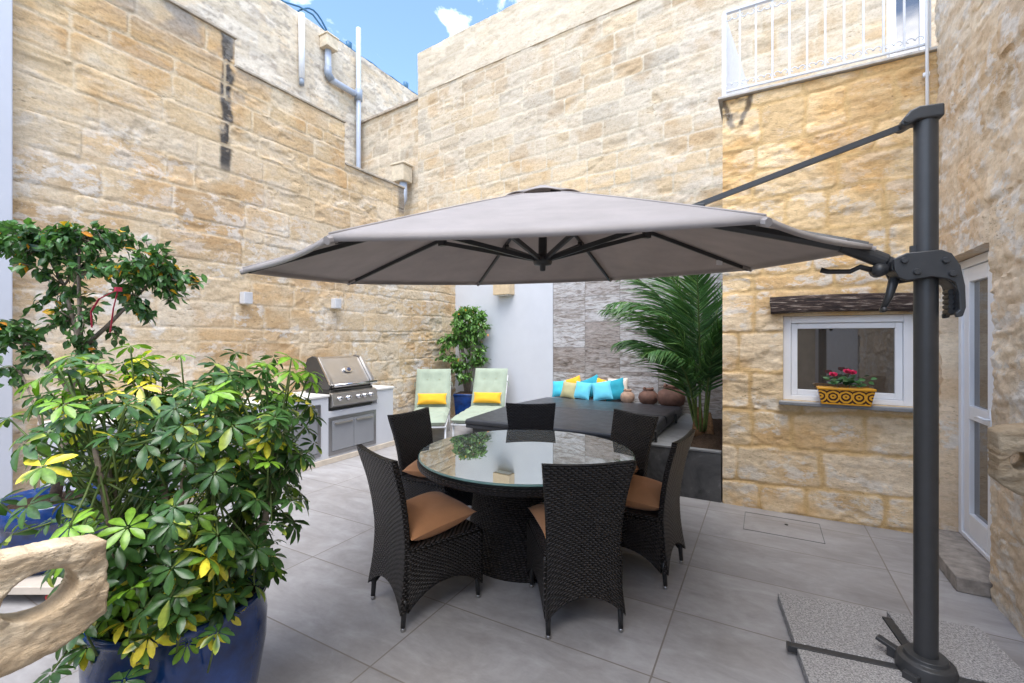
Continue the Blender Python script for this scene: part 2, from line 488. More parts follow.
# ------------------------------------------------------------------ masonry walls as height fields
class Masonry:
    """uneven courses of blocks over (u, v) in metres"""
    def __init__(self, u0, u1, vtop, ch=(.22, .30), bl=(.35, .75), seed=1, wob=.02, jw=.012, small=0.0, vstart=-.3):
        r = random.Random(seed); self.seed = seed; self.wob = wob; self.jw = jw
        vs = [vstart]
        while vs[-1] < vtop + .5:
            h = r.uniform(*ch)
            if r.random() < small: h *= .55
            vs.append(vs[-1] + h)
        self.vs = np.array(vs); self.rows = []
        for i in range(len(vs)):
            us = [u0 - .5 - r.uniform(0, .5)]
            while us[-1] < u1 + .5:
                L = r.uniform(*bl)
                if r.random() < .12: L *= .5
                us.append(us[-1] + L)
            self.rows.append(np.array(us))
    def field(self, u, v):
        s = self.seed
        vw = v + (fbm(u * .7, v * .3 + 5, s + 3, 3) - .5) * self.wob * 3 + (fbm(u * 5, v * 5, s + 4, 3) - .5) * self.wob
        uw = u + (fbm(u * 4 + 3, v * 4, s + 5, 3) - .5) * self.wob * 1.3
        row = np.clip(np.searchsorted(self.vs, vw) - 1, 0, len(self.vs) - 2)
        lo = self.vs[row]; hi = self.vs[row + 1]
        dv = np.minimum(vw - lo, hi - vw)
        bid = np.zeros(u.shape, dtype=np.int64); du = np.zeros(u.shape); cu = np.zeros(u.shape)
        for rr in np.unique(row):
            mk = row == rr; us = self.rows[rr]
            k = np.clip(np.searchsorted(us, uw[mk]) - 1, 0, len(us) - 2)
            du[mk] = np.minimum(uw[mk] - us[k], us[k + 1] - uw[mk]); bid[mk] = rr * 211 + k
            cu[mk] = (uw[mk] - (us[k] + us[k + 1]) / 2) / (us[k + 1] - us[k])
        cv = (vw - (lo + hi) / 2) / (hi - lo)
        d = np.minimum(du, dv)
        # rounded corners
        rc = .05
        ins = (du < rc) & (dv < rc)
        d = np.where(ins, rc - np.sqrt((rc - du) ** 2 + (rc - dv) ** 2), d)
        return d, bid, cu, cv
    def rand(self, bid, k):
        return _hash(bid, bid * 0 + k, self.seed + 77)

def wall_patches(name, mat, P0, U, N, patches, res, layout, height_fn, color_fn, thick=.3, parent=None):
    """P0 + u*U + v*Z, surface displaced along N. patches = rectangles (u0,u1,v0,v1)."""
    V = []; F = []; C = []; base = 0
    U = np.array(U, float); N = np.array(N, float); P0 = np.array(P0, float); Zv = np.array((0, 0, 1.))
    for (u0, u1, v0, v1) in patches:
        nu = max(2, int(math.ceil((u1 - u0) / res))); nv = max(2, int(math.ceil((v1 - v0) / res)))
        uu, vv = np.meshgrid(np.linspace(u0, u1, nu + 1), np.linspace(v0, v1, nv + 1))
        d, bid, cu, cv = layout.field(uu, vv)
        h = height_fn(layout, uu, vv, d, bid, cu, cv)
        col = color_fn(layout, uu, vv, d, bid, cu, cv)
        if col.shape[-1] == 3: col = np.concatenate([col, np.zeros(col.shape[:2] + (1,))], -1)
        P = P0 + uu[..., None] * U + vv[..., None] * Zv + h[..., None] * N
        W = nu + 1; n = W * (nv + 1)
        idx = np.arange(n).reshape(nv + 1, W)
        q = np.stack([idx[:-1, :-1], idx[:-1, 1:], idx[1:, 1:], idx[1:, :-1]], -1).reshape(-1, 4)
        ring = np.concatenate([idx[0, :], idx[1:, -1], idx[-1, -2::-1], idx[-2:0:-1, 0]])
        pr = (P0 + uu[..., None] * U + vv[..., None] * Zv - thick * N).reshape(-1, 3)[ring]
        m = len(ring); k = np.arange(m); kn = (k + 1) % m
        sk = np.stack([ring[kn], ring[k], n + k, n + kn], -1)
        V.append(P.reshape(-1, 3)); V.append(pr)
        C.append(col.reshape(-1, 4)); C.append(col.reshape(-1, 4)[ring])
        # back face
        cs = [n + 0, n + nu, n + nu + nv, n + 2 * nu + nv]
        F.append(np.concatenate([q, sk, np.array([[cs[3], cs[2], cs[1], cs[0]]])]) + base)
        base += n + m
    V = np.concatenate(V); F = np.concatenate(F); C = np.concatenate(C)
    # keep winding outward
    if np.dot(np.cross(U, Zv), N) < 0: F = F[:, ::-1]
    me = bpy.data.meshes.new(name)
    me.vertices.add(len(V)); me.vertices.foreach_set('co', V.astype(np.float32).ravel())
    me.loops.add(F.size); me.loops.foreach_set('vertex_index', F.astype(np.int32).ravel())
    me.polygons.add(len(F)); me.polygons.foreach_set('loop_start', np.arange(0, F.size, 4, dtype=np.int32))
    me.update(calc_edges=True)
    ca = me.color_attributes.new('Col', 'FLOAT_COLOR', 'POINT')
    ca.data.foreach_set('color', np.clip(C, 0, 1).astype(np.float32).ravel())
    me.polygons.foreach_set('use_smooth', [True] * len(F))
    me.set_sharp_from_angle(angle=R(50))
    me.materials.append(mat)
    ob = bpy.data.objects.new(name, me); COL.objects.link(ob)
    if parent: ob.parent = parent
    return ob

def lerp3(a, b, t):
    return np.asarray(a) * (1 - t[..., None]) + np.asarray(b) * t[..., None]

def palette(L, bid, cols, k=0):
    r = L.rand(bid, 11 + k); n = len(cols)
    i = np.clip((r * n).astype(int), 0, n - 1)
    c = np.array(cols)[i]
    c = c * .78 + .22 * np.array((.66, .595, .49))
    return c * (.92 + .17 * L.rand(bid, 12 + k))[..., None] * np.array((1.05, 1.0, .93))

CREAM = (.61, .495, .335); OCHRE = (.57, .425, .255); PALE = (.67, .585, .46); GREY = (.47, .42, .35); WHITE = (.74, .70, .64); MORT = (.64, .51, .34)

def h_std(depth=.014, rough=.02, tilt=.012, edge=.02, fine=.006, ledge=.012):
    def fn(L, u, v, d, bid, cu, cv):
        s = L.seed
        jn = L.jw * (.5 + 1.0 * fbm(u * 3, v * 3, s + 9, 3))
        m = sstep(jn * .4, jn * .4 + edge, d)
        amp = .35 + 1.3 * L.rand(bid, 5)
        rg = (fbm(u * 8, v * 15, s + 21, 6, .62) - .5) * 2 * rough * amp
        # bedding planes that have weathered back to sharp little ledges
        ph = v * 8 + 7.0 * fbm(u * .9, v * 2.6, s + 23, 5) + 5.0 * L.rand(bid, 9)
        saw = ph - np.floor(ph)
        led = sstep(.52, .64, fbm(u * 1.9, v * 3.4, s + 27, 4)) * (.25 + L.rand(bid, 10))
        rg = rg - led * (saw ** 3) * ledge
        er = -sstep(.56, .66, fbm(u * 1.9, v * 3.8, s + 33, 6, .58)) * .014
        t = (L.rand(bid, 6) - .5) * tilt + cu * (L.rand(bid, 7) - .5) * tilt * 1.5 + cv * (L.rand(bid, 8) - .5) * tilt * 1.5
        return (m - 1) * depth + m * (rg + t + er) + (fbm(u * 22, v * 26, s + 41, 3) - .5) * fine * 2
    return fn

def c_left(L, u, v, d, bid, cu, cv):
    s = L.seed
    c = palette(L, bid, [CREAM, CREAM, PALE, OCHRE, (.60, .475, .31)])
    up = sstep(2.9, 4.1, v + (fbm(u * .8, v * .8, s + 1, 3) - .5) * 1.2)
    c = lerp3(c, c * np.array((.97, .92, .84)), up)
    n = fbm(u * 3.0, v * 4.2, s + 51, 5, .6)
    lime = (1 - .8 * up) * (.4 + .6 * L.rand(bid, 15)) * sstep(.40, .52, n)
    pt2 = sstep(.48, .60, fbm(u * 1.4 + 7, v * 5.5, s + 57, 6, .62))
    c = lerp3(c, np.array((.66, .56, .42)), pt2 * .5)
    c = lerp3(c, c * np.array((.86, .72, .55)), sstep(.5, .68, fbm(u * 1.7, v * 1.3, s + 61, 4)) * .75)
    jm = 1 - sstep(L.jw * .35, L.jw * .9, d + (fbm(u * 12, v * 12, s + 71, 3) - .5) * .012)
    c = lerp3(c, np.array(MORT) * 1.06, jm * .85)
    # old black stain below the step in the top edge, and grey weathering along the top
    st = (1 - sstep(.045, .085, np.abs(u - 3.03 + (fbm(u * 2, v * 6, 5, 3) - .5) * .07))) * sstep(3.45, 3.65, v) * sstep(.3, .5, fbm(u * 9, v * 7, 3, 4) + .12 * (v > 4.3))
    c = lerp3(c, np.array((.06, .056, .054)), st * np.where(d < L.jw * .9, .35, .97))
    top = np.where(u < 3.12, 5.15, np.where(u < 4.74, 4.82, 4.2))
    g = sstep(.55, .1, top - v) * sstep(.42, .6, fbm(u * 3.5, v * 3.0, s + 81, 4)) * (np.abs(u - 2.5) < .75)
    c = lerp3(c, np.array((.25, .235, .225)), g * .75)
    g2 = sstep(.14, .05, np.abs(u - 5.97)) * sstep(3.7, 3.8, v)
    c = lerp3(c, np.array((.14, .13, .12)), g2 * .8)
    g3 = sstep(.22, .03, top - v) * sstep(.4, .62, fbm(u * 4, v * 8, s + 83, 4))
    return np.concatenate([lerp3(c, np.array((.36, .32, .27)), g3 * .55), lime[..., None]], -1)

def c_back(L, u, v, d, bid, cu, cv):
    s = L.seed
    c = palette(L, bid, [(.52, .42, .285), (.54, .46, .36), (.53, .41, .26), (.54, .445, .32)])
    hi = sstep(3.9, 5.6, v + (fbm(u * .5, v * .5, s + 1, 3) - .5) * 2.0)
    cg = palette(L, bid, [(.46, .415, .355), (.40, .37, .325), (.51, .44, .35), (.48, .395, .285), (.51, .46, .39)], 5)
    c = lerp3(c, cg, hi)
    yl = sstep(.50, .62, fbm(u * .45 + 2, v * .5, s + 2, 3) + .16 * (v < 4.6) + .05 * sstep(5.5, 7.5, u)) * (1 - hi)
    c = lerp3(c, palette(L, bid, [(.61, .46, .275), (.59, .44, .25), (.61, .49, .33)], 9), yl * .8)
    n = fbm(u * 1.8, v * 2.6, s + 51, 5, .6)
    w = sstep(.57, .63, n) * sstep(4.8, 6.0, u) * (1 - hi * .6)
    c = lerp3(c, np.array((.73, .66, .57)), w * .8)
    pt2 = sstep(.45, .60, fbm(u * 2.2 + 7, v * 4.5, s + 57, 6, .62))
    c = lerp3(c, np.array((.60, .525, .42)), pt2 * .55)
    c = lerp3(c, c * np.array((.84, .72, .58)), sstep(.55, .7, fbm(u * 2.2, v * 2.2, s + 61, 4)) * .6)
    jm = 1 - sstep(L.jw * .35, L.jw * .9, d + (fbm(u * 12, v * 12, s + 71, 3) - .5) * .012)
    c = lerp3(c, np.array((.62, .55, .43)), jm * (.50 + .4 * (1 - sstep(5.8, 7.0, u))))
    return c

def c_pale(L, u, v, d, bid, cu, cv):
    s = L.seed
    c = palette(L, bid, [(.55, .50, .42), (.57, .52, .44), (.53, .475, .39)])
    c = lerp3(c, np.array((.62, .53, .40)), sstep(.56, .70, fbm(u * 1.5, v * 2, s + 3, 5)) * .6)
    jm = 1 - sstep(L.jw * .3, L.jw * .9, d)
    return lerp3(c, np.array((.60, .53, .43)), jm * .7)

def c_white(L, u, v, d, bid, cu, cv):
    s = L.seed
    c = palette(L, bid, [(.60, .57, .52), (.63, .60, .55), (.58, .53, .45)])
    c = lerp3(c, np.array((.66, .53, .37)), sstep(.55, .66, fbm(u * 2.2, v * 3.6, s + 3, 6, .62)) * .65)
    c = lerp3(c, np.array((.36, .31, .26)), sstep(.58, .66, fbm(u * 7, v * 16, s + 8, 4)) * .7)
    jm = 1 - sstep(L.jw * .3, L.jw * .9, d)
    return lerp3(c, np.array((.52, .45, .35)), jm * .6)

def c_win(L, u, v, d, bid, cu, cv):
    s = L.seed
    lo = palette(L, bid, [(.72, .635, .50), (.74, .66, .54), (.69, .585, .43), (.68, .56, .385)])
    hi_ = palette(L, bid, [(.68, .52, .30), (.70, .545, .33), (.66, .49, .265)], 5)
    k = sstep(1.0, 2.6, v + (fbm(u * 1.3, v * 1.3, s + 1, 4) - .5) * 1.3)
    c = lerp3(lo, hi_, k)
    n = fbm(u * 3.2, v * 4.6, s + 51, 5, .6)
    lime = sstep(.42, .55, n) * (.85 - .6 * sstep(2.3, 3.2, v))
    c = lerp3(c, c * np.array((.84, .68, .46)), sstep(.5, .68, fbm(u * 2.0, v * 3.0, s + 61, 4)) * .7)
    jm = 1 - sstep(L.jw * .3, L.jw * 1.2, d + (fbm(u * 9, v * 9, s + 71, 4) - .5) * .04)
    c = lerp3(c, np.array((.61, .435, .22)), jm * .9)
    bl = sstep(.54, .60, fbm(u * 5, v * 7, 9, 4)) * sstep(3.66, 3.82, v) * (u < .95)
    y1 = (1 - sstep(.015, .04, np.abs(u - .22 + .35 * (3.82 - v) + (fbm(u * 9, v * 9, 4, 3) - .5) * .06))) * sstep(3.58, 3.66, v)
    y2 = (1 - sstep(.015, .04, np.abs(u - .03 - .30 * (3.82 - v) + (fbm(u * 9, v * 9, 14, 3) - .5) * .06))) * sstep(3.58, 3.66, v)
    c = c * np.array((1.03, 1.0, .95))
    return np.concatenate([lerp3(c, np.array((.07, .055, .045)), np.clip(bl + y1 + y2, 0, 1) * .85), (lime * (1 - jm))[..., None]], -1)

def c_right(L, u, v, d, bid, cu, cv):
    s = L.seed
    c = palette(L, bid, [(.72, .62, .48), (.69, .565, .41), (.74, .66, .54), (.68, .56, .42)])
    n = fbm(u * 3.6, v * 4.6, s + 51, 6, .62)
    lime = sstep(.40, .55, n) * .9
    c = lerp3(c, c * np.array((.80, .66, .48)), sstep(.52, .68, fbm(u * 2.4, v * 3.4, s + 61, 5)) * .45)
    c = lerp3(c, np.array((.50, .40, .28)), sstep(.62, .70, fbm(u * 5.5, v * 9, s + 66, 5)) * .4)
    jm = 1 - sstep(L.jw * .3, L.jw * 1.2, d + (fbm(u * 9, v * 9, s + 71, 4) - .5) * .03)
    return np.concatenate([lerp3(c, np.array((.66, .52, .36)), jm * .7), lime[..., None]], -1)

# -- boundary wall on the left of the courtyard, top edge stepping down
Ll = Masonry(0, 8, 5.2, (.24, .33), (.45, .95), 3, .018, .02, .16)
bw = wall_patches('boundary_wall', M['stone'], (-5.5, 0, 0), (0, 1, 0), (1, 0, 0),
    [(-.5, 3.12, 0, 5.15), (3.12, 4.74, 0, 4.82), (4.74, 6.02, 0, 4.2), (6.02, 7.75, 0, 3.3)], .015, Ll, h_std(.008, .006, .005, .006, .003, .006), c_left, .35)
tag(bw, 'long honey coloured limestone wall behind the grill, its top stepping down', 'wall')
mb = MB(); mb.b2(-5.87, -5.475, -.5, 3.14, 5.15, 5.185); mb.b2(-5.87, -5.48, 3.14, 4.75, 4.82, 4.85); mb.b2(-5.87, -5.48, 4.75, 6.03, 4.2, 4.235)
mb.build('coping', simple('worn_coping', (.40, .34, .27), .9, 0, .3, 9, .5, 30, .2, .02), bw, bevel=.008)

# -- whitewashed building further back
Lw = Masonry(0, 14, 8.7, (.26, .30), (.5, .9), 11, .02, .018)
wb = wall_patches('whitewashed_building', M['stone_pale'], (-8.7, 1, 0), (0, 1, 0), (1, 0, 0), [(0, 14, 3.0, 8.55)], .04, Lw, h_std(.006, .014, .006, .02, .004), c_white, 4)
tag(wb, 'tall whitewashed stone building rising behind the honey coloured wall', 'building')
mb = MB(); mb.b2(-12.7, -8.72, 1, 15, 0, 3.0); mb.build('lower_storey', M['render'], wb)

# -- tall back wall (turned a few degrees) with a pale upper stage
ang = math.atan(-.1); Ub = (math.cos(ang), math.sin(ang), 0); Nb = (math.sin(ang), -math.cos(ang), 0)
def onback(x, off=0):   # point of the back wall line at world x
    return (x + Nb[0] * off, 7.6 - .1 * (x + 5.5) + Nb[1] * off)
bx0 = -6.65; pb = onback(bx0)
Lb = Masonry(-3, 9.5, 7, (.25, .32), (.42, .72), 23, .012, .02)
lb = 9.6
DU0, DU1 = (1.27 - bx0) / Ub[0], (1.66 - bx0) / Ub[0]
bk = wall_patches('tall_stone_wall', M['stone'], (pb[0], pb[1], 0), Ub, Nb,
    [(0, DU0, 0, 6.92), (DU0, DU1, 0, 3.9), (DU0, DU1, 6.05, 6.92), (DU1, lb, 0, 6.92)], .024, Lb, h_std(.008, .006, .005, .008, .003, .005), c_back, .5)
tag(bk, 'tall limestone wall closing the courtyard above the parasol, pale blocks on top', 'wall')
Lp = Masonry(0, 9.5, 8, (.22, .225), (.5, .7), 29, .004, .012, 0, 6.92 - .22 * 31)
up = wall_patches('upper_stage', M['stone_pale'], (pb[0] + Nb[0] * .012, pb[1] + Nb[1] * .012, 0), Ub, Nb, [(0, lb, 6.921, 7.84)], .04, Lp, h_std(.004, .004, .004, .02, .002), c_pale, .5, bk)
# glazed door on the balcony, a part of the tall wall
dx0, dx1 = onback(1.27, -.06), onback(1.66, -.06)
def backbox(mb, x0, x1, z0, z1, o0, o1):
    a = onback(x0, o0); b_ = onback(x1, o0); c_ = onback(x1, o1); d_ = onback(x0, o1)
    return mb.prism([(a[0], a[1], z0), (b_[0], b_[1], z0), (c_[0], c_[1], z0), (d_[0], d_[1], z0)], (0, 0, z1 - z0))
mb = MB(); backbox(mb, 1.272, 1.36, 3.92, 6.04, -.12, -.05); backbox(mb, 1.57, 1.658, 3.92, 6.04, -.12, -.05); backbox(mb, 1.36, 1.57, 5.95, 6.04, -.12, -.05); backbox(mb, 1.36, 1.57, 3.92, 4.15, -.12, -.05)
bd = mb.build('balcony_door', M['whitepaint'], bk, bevel=.004)
mb = MB(); backbox(mb, 1.36, 1.57, 4.15, 5.95, -.10, -.08); mb.build('pane', M['pane'], bd)
mb = MB(); backbox(mb, 1.30, 1.33, 4.95, 5.07, -.05, -.02); mb.build('handle', M['steel'], bd, bevel=.004)

# -- lower neighbouring wall left of it, seen over the boundary wall
Lr = Masonry(-3, 3, 7, (.26, .30), (.4, .6), 37, .012, .02)
pr = onback(-8.72, -.06)
nw = wall_patches('neighbour_wall', M['stone'], (pr[0], pr[1], 0), Ub, Nb, [(0, 2.05, 0, 6.86)], .035, Lr, h_std(.010, .014, .012, .03, .004),
    lambda L, u, v, d, bid, cu, cv: c_back(L, u + 1, v, d, bid, cu, cv), .4)
tag(nw, 'narrow strip of limestone wall between the whitewashed building and the tall wall', 'wall')
mb = MB(); backbox(mb, -8.74, -6.655, 6.86, 6.92, -.35, -.02); mb.build('coping', bpy.data.materials['worn_coping'], nw, bevel=.01)

# -- white rendered wall and travertine panels below the tall wall
mb = MB(); backbox(mb, -5.62, -3.235, 0, 3.2, .025, .075)
rw = mb.build('rendered_wall', M['render'], None, bevel=.006); tag(rw, 'smooth white rendered wall behind the loungers, beside the travertine', 'wall')
mb = MB()
a = onback(-3.23, .07); b_ = onback(-.2, .07)
Lt = math.hypot(b_[0] - a[0], b_[1] - a[1])
for (p, q, o0, o1) in (((-3.23), (-.2), .025, .07),):
    pa = onback(p, o1); pb2 = onback(q, o1); pc = onback(q, o0); pd = onback(p, o0)
    mb.add([(pa[0], pa[1], 0), (pb2[0], pb2[1], 0), (pb2[0], pb2[1], 3.2), (pa[0], pa[1], 3.2), (pd[0], pd[1], 0), (pc[0], pc[1], 0), (pc[0], pc[1], 3.2), (pd[0], pd[1], 3.2)],
           [(0, 1, 2, 3), (3, 2, 6, 7), (4, 0, 3, 7), (1, 5, 6, 2), (5, 4, 7, 6)],
           [(0, .28), (Lt, .28), (Lt, 3.48), (0, 3.48), (0, .28), (Lt, .28), (Lt, 3.48), (0, 3.48)])
tv_ = mb.build('travertine_wall', M['travertine']); tag(tv_, 'grey brown travertine panel wall behind the row of cushions and the palm', 'wall')

# -- stone extension with window (right)
Le = Masonry(-.5, 3.5, 4, (.25, .40), (.30, .70), 41, .04, .022, .16)
WX0, WX1, WZ0, WZ1 = .145 + .36, 1.075 + .36, 1.03, 1.80
se = wall_patches('stone_extension', M['stone_rough'], (-.36, 4.85, 0), (1, 0, 0), (0, -1, 0),
    [(0, WX0, 0, 3.9), (WX0, WX1, 0, WZ0), (WX0, WX1, WZ1, 3.9), (WX1, 3.0, 0, 3.9)], .0135, Le, h_std(.008, .008, .006, .009, .004, .009), c_win, .30)
tag(se, 'ochre limestone extension with a small white window under the balcony', 'building')
mb = MB(); mb.b2(-.34, 2.64, 5.16, 6.75, 0, 3.86); mb.b2(-.35, 2.64, 5.13, 5.17, 0, 3.86)
mb.build('wall', M['stone_rough'], se)
for i in range(1): pass
mb = MB(); mb.b2(-.40, 2.64, 4.815, 6.95, 3.905, 3.93)
mb.build('balcony_slab', simple('grey_slab', (.44, .41, .37), .8, 0, .2, 12, .3, 30), se, bevel=.006)
fy0, fy1 = 4.905, 4.985
mb = MB()
x0, x1, z0, z1 = .147, 1.073, 1.032, 1.798; w_ = .062
mb.b2(x0, x0 + w_, fy0, fy1, z0, z1); mb.b2(x1 - w_, x1, fy0, fy1, z0, z1); mb.b2(x0 + w_, x1 - w_, fy0, fy1, z1 - w_, z1); mb.b2(x0 + w_, x1 - w_, fy0, fy1, z0, z0 + .045)
wn = mb.build('window', M['whitepaint'], se, bevel=.004)
mb = MB(); xa, xb, za, zb = x0 + w_ + .002, x1 - w_ - .002, z0 + .047, z1 - w_ - .002; w2 = .05; ya, yb = fy0 + .018, fy1 - .004
mb.b2(xa, xa + w2, ya, yb, za, zb); mb.b2(xb - w2, xb, ya, yb, za, zb); mb.b2(xa + w2, xb - w2, ya, yb, zb - w2, zb); mb.b2(xa + w2, xb - w2, ya, yb, za, za + w2)
mb.build('sash', M['whitepaint'], wn, bevel=.005)
mb = MB(); mb.b2(xa + w2, xb - w2, ya + .03, ya + .04, za + w2, zb - w2); mb.build('pane', M['pane'], wn)
mb = MB(); mb.b2(.11, 1.10, 4.775, 4.95, .997, 1.029); mb.build('sill', M['cementcap'], wn, bevel=.006)
mb = MB(); mb.b2(.20, .215, 4.897, 4.906, z0 + .012, z0 + .026)
# timber lintel: knotty uneven beam
mb = MB()
def lint(u, v):
    x = .055 + u * 1.08; a_ = 2 * PI * v
    cy, cz = math.cos(a_), math.sin(a_)
    sq = 1 / max(abs(cy), abs(cz)) ** .8
    k = 1 + .10 * (float(fbm(np.array(x * 3.0), np.array(v * 6.0), 4, 4)) - .5)
    return (x + .02 * float(vnoise(np.array(v * 9), np.array(u * 2), 3)) * (1 if u > .5 else -1), 4.87 + cy * sq * .085 * k, 1.895 + cz * sq * .078 * k + .012 * math.sin(x * 3.1))
mb.grid(lint, 60, 40)
n_ = len(mb.v); mb.f.append(tuple(range(0, 41 * 61, 61))); mb.f.append(tuple(reversed(range(60, 41 * 61, 61))))
mb.build('lintel', M['timber'], se, smooth=True)

# -- house wall on the right, with the glazed door
Lh = Masonry(-8, 5, 8, (.30, .48), (.45, .95), 53, .05, .028, .1)
DY0, DY1, DZ = 3.84, 4.77, 2.19
hw = wall_patches('house_wall', M['stone_rough'], (1.2, 0, 0), (0, 1, 0), (-1, 0, 0),
    [(1.6, DY0, 0, 4.8), (DY0, DY1, DZ, 4.8), (DY1, 4.845, 0, 4.8)], .0145, Lh, h_std(.009, .014, .010, .010, .006, .014), c_right, .30)
tag(hw, 'rough weathered limestone house wall with a narrow white glazed door', 'building')
mb = MB(); mb.b2(1.19, 5.5, -6, 1.6, 0, 4.8); mb.b2(1.6, 5.5, 1.6, 4.845, 0, 4.8); mb.build('wall', M['stone_rough'], hw)
mb = MB(); fx0, fx1 = 1.31, 1.38
ya, yb, zb = DY0 + .004, DY1 - .004, DZ - .006
mb.b2(fx0, fx1, ya, 4.166, .1, zb); mb.b2(fx0, fx1, yb - .06, yb, .1, zb); mb.b2(fx0, fx1, 4.166, yb - .06, zb - .06, zb); mb.b2(fx0, fx1, 4.166, yb - .06, .1, .13)
dr = mb.build('door', M['whitepaint'], hw, bevel=.004)
mb = MB(); ya = 4.17; yb -= .064; lx0, lx1 = fx0 + .012, fx1 - .003; st = .105
mb.b2(lx0, lx1, ya, ya + st, .135, zb - .064); mb.b2(lx0, lx1, yb - st, yb, .135, zb - .064)
mb.b2(lx0, lx1, ya + st, yb - st, zb - .064 - st, zb - .064); mb.b2(lx0, lx1, ya + st, yb - st, .135, .30); mb.b2(lx0, lx1, ya + st, yb - st, 1.00, 1.10)
mb.build('leaf_frame', M['whitepaint'], dr, bevel=.005)
for zz0, zz1 in ((.30, 1.00), (1.10, zb - .064 - st)):
    mb = MB(); mb.b2(lx0 + .03, lx0 + .04, ya + st, yb - st, zz0, zz1); mb.build('pane', M['pane'], dr)
mb = MB(); mb.tube([(lx0 - .035, ya + .05, 1.05), (lx0 - .04, ya + .12, 1.055), (lx0 - .035, ya + .19, 1.045)], .009, 8); mb.tube([(lx0 + .002, ya + .05, 1.05), (lx0 - .036, ya + .05, 1.05)], .009, 8); mb.b2(lx0 - .006, lx0 + .001, ya + .03, ya + .07, .93, 1.12)
mb.build('handle', M['whitepaint'], dr, smooth=True)
mb = MB(); mb.b2(1.055, 1.45, 3.87, 4.80, .0, .095)
ds = mb.build('door_step', simple('worn_grey_step', (.27, .24, .21), .75, 0, .35, 14, .5, 25, .3, .01), None, bevel=.008); tag(ds, 'worn grey stone step in front of the white glazed door', 'step')

# -- behind the camera: a stub carrying the pierced stone, and the rear boundary wall
M['honey'] = simple('honey_stone', (.60, .50, .36), .9, 0, .2, 3, .4, 25, .2, .01)
mb = MB(); mb.b2(-2.3, -1.38, -.5, -.06, 0, 1.35)
o = mb.build('stone_stub', M['honey'], None, bevel=.01); tag(o, 'low stone stub carrying the close pierced stone, outside the photo', 'wall')
mb = MB(); mb.b2(-5.9, 1.19, -5.2, -4.9, 0, 2.4); mb.b2(-5.88, -5.52, -4.9, -.5, 0, 4.0)
o = mb.build('rear_wall', M['honey'], None); tag(o, 'plain stone wall closing the courtyard behind the viewpoint', 'wall')
# white strip on the far left
mb = MB(); mb.b2(-5.6, -5.40, -.06, 1.275, 0, 5.2)
wp = mb.build('rendered_pier', simple('grey_white_render', (.55, .56, .60), .85, 0, .03, 3, .1, 120), None, bevel=.01); tag(wp, 'flat white rendered pier at the left end of the stone wall', 'pier')

# -- ground sheets
mb = MB(); mb.add([(-300, -300, -.02), (300, -300, -.02), (300, 300, -.02), (-300, 300, -.02)], [(0, 1, 2, 3)])
g = mb.build('ground', simple('dusty_ground', (.30, .26, .2), .95, 0, .2, .5)); tag(g, 'dusty ground around the courtyard', None, None, 'structure')
mb = MB(); mb.add([(-5.7, -4.95, 0), (1.6, -4.95, 0), (1.6, 8.2, 0), (-5.7, 8.2, 0)], [(0, 1, 2, 3)])
fl = mb.build('floor', M['floor']); tag(fl, 'grey porcelain tiled courtyard floor', None, None, 'structure')

# floor hatch set in the tiles
hx0, hx1, hy0, hy1 = -.16, .41, 4.27, 4.70
ht = thing('drain_cover', 'square tiled drain cover set in the floor below the window', 'drain cover', ((hx0 + hx1) / 2, (hy0 + hy1) / 2, 0))
mb = MB(); e = .004
for q in ((hx0, hx1, hy0, hy0 + e), (hx0, hx1, hy1 - e, hy1), (hx0, hx0 + e, hy0 + e, hy1 - e), (hx1 - e, hx1, hy0 + e, hy1 - e)): mb.b2(*q, .0005, .0035)
mb.build('seam', M['grout'], ht, ht.location)
mb = MB(); mb.lathe([(.014, .0005), (.014, .004), (.006, .005)], 12, (.16, 4.55, 0)); mb.build('lifting_hole', M['black'], ht, ht.location)

# ------------------------------------------------------------------ pipes and fittings on the far walls
def hopper(mb, c, s):
    mb.box(c, s)
px = -8.7
t = thing('rain_pipe', 'short white rain pipe near the roof of the whitewashed building', 'pipe', (px + .06, 6.29, 7.1))
mb = MB(); mb.tube([(px + .08, 6.29, 8.50), (px + .08, 6.29, 7.12)], .062, 12); mb.build('pipe', M['whitepaint'], t, t.location, smooth=True)
mb = MB(); mb.tube([(px + .08, 6.29, 7.12), (px + .08, 6.29, 6.98)], .05, 12); mb.build('pipe_end', M['pipe_dark'], t, t.location, smooth=True)
t = thing('drain_pipe', 'tall grey drain pipe with a stone hopper on the whitewashed building', 'pipe', (px + .1, 7.82, 4))
mb = MB(); mb.tube([(px + .10, 7.82, 9.10), (px + .10, 7.82, 3.0)], .058, 12); mb.build('pipe', M['pipe'], t, t.location, smooth=True)
mb = MB(); mb.tube([(px + .10, 6.94, 8.12), (px + .10, 6.94, 7.58), (px + .10, 7.02, 7.46), (px + .10, 7.70, 7.46)], .07, 12); mb.build('branch_pipe', M['pipe'], t, t.location, smooth=True)
mb = MB(); mb.tube([(px + .10, 7.82, 7.34), (px + .10, 7.82, 7.60)], .092, 12); mb.build('joint', M['pipe_dark'], t, t.location, smooth=True)
mb = MB(); mb.tube([(px + .10, 6.94, 7.70), (px + .10, 6.94, 7.56), (px + .10, 7.04, 7.45)], .083, 12); mb.build('joint', M['pipe_dark'], t, t.location, smooth=True)
mb = MB(); mb.box((px + .13, 6.94, 8.21), (.26, .30, .26)); mb.box((px + .13, 6.94, 8.355), (.30, .34, .04)); mb.build('hopper', simple('hopper_stone', (.58, .49, .36), .9, 0, .2, 9, .4, 30), t, t.location, bevel=.015)
mb = MB(); mb.tube([(px + .05, 7.3, 6.55), (px + .05, 9.0, 6.6)], .02, 6)
t = thing('rain_spout', 'stone rain hopper with a bent grey pipe behind the wall end', 'pipe', (-7.0, 7.5, 4.9))
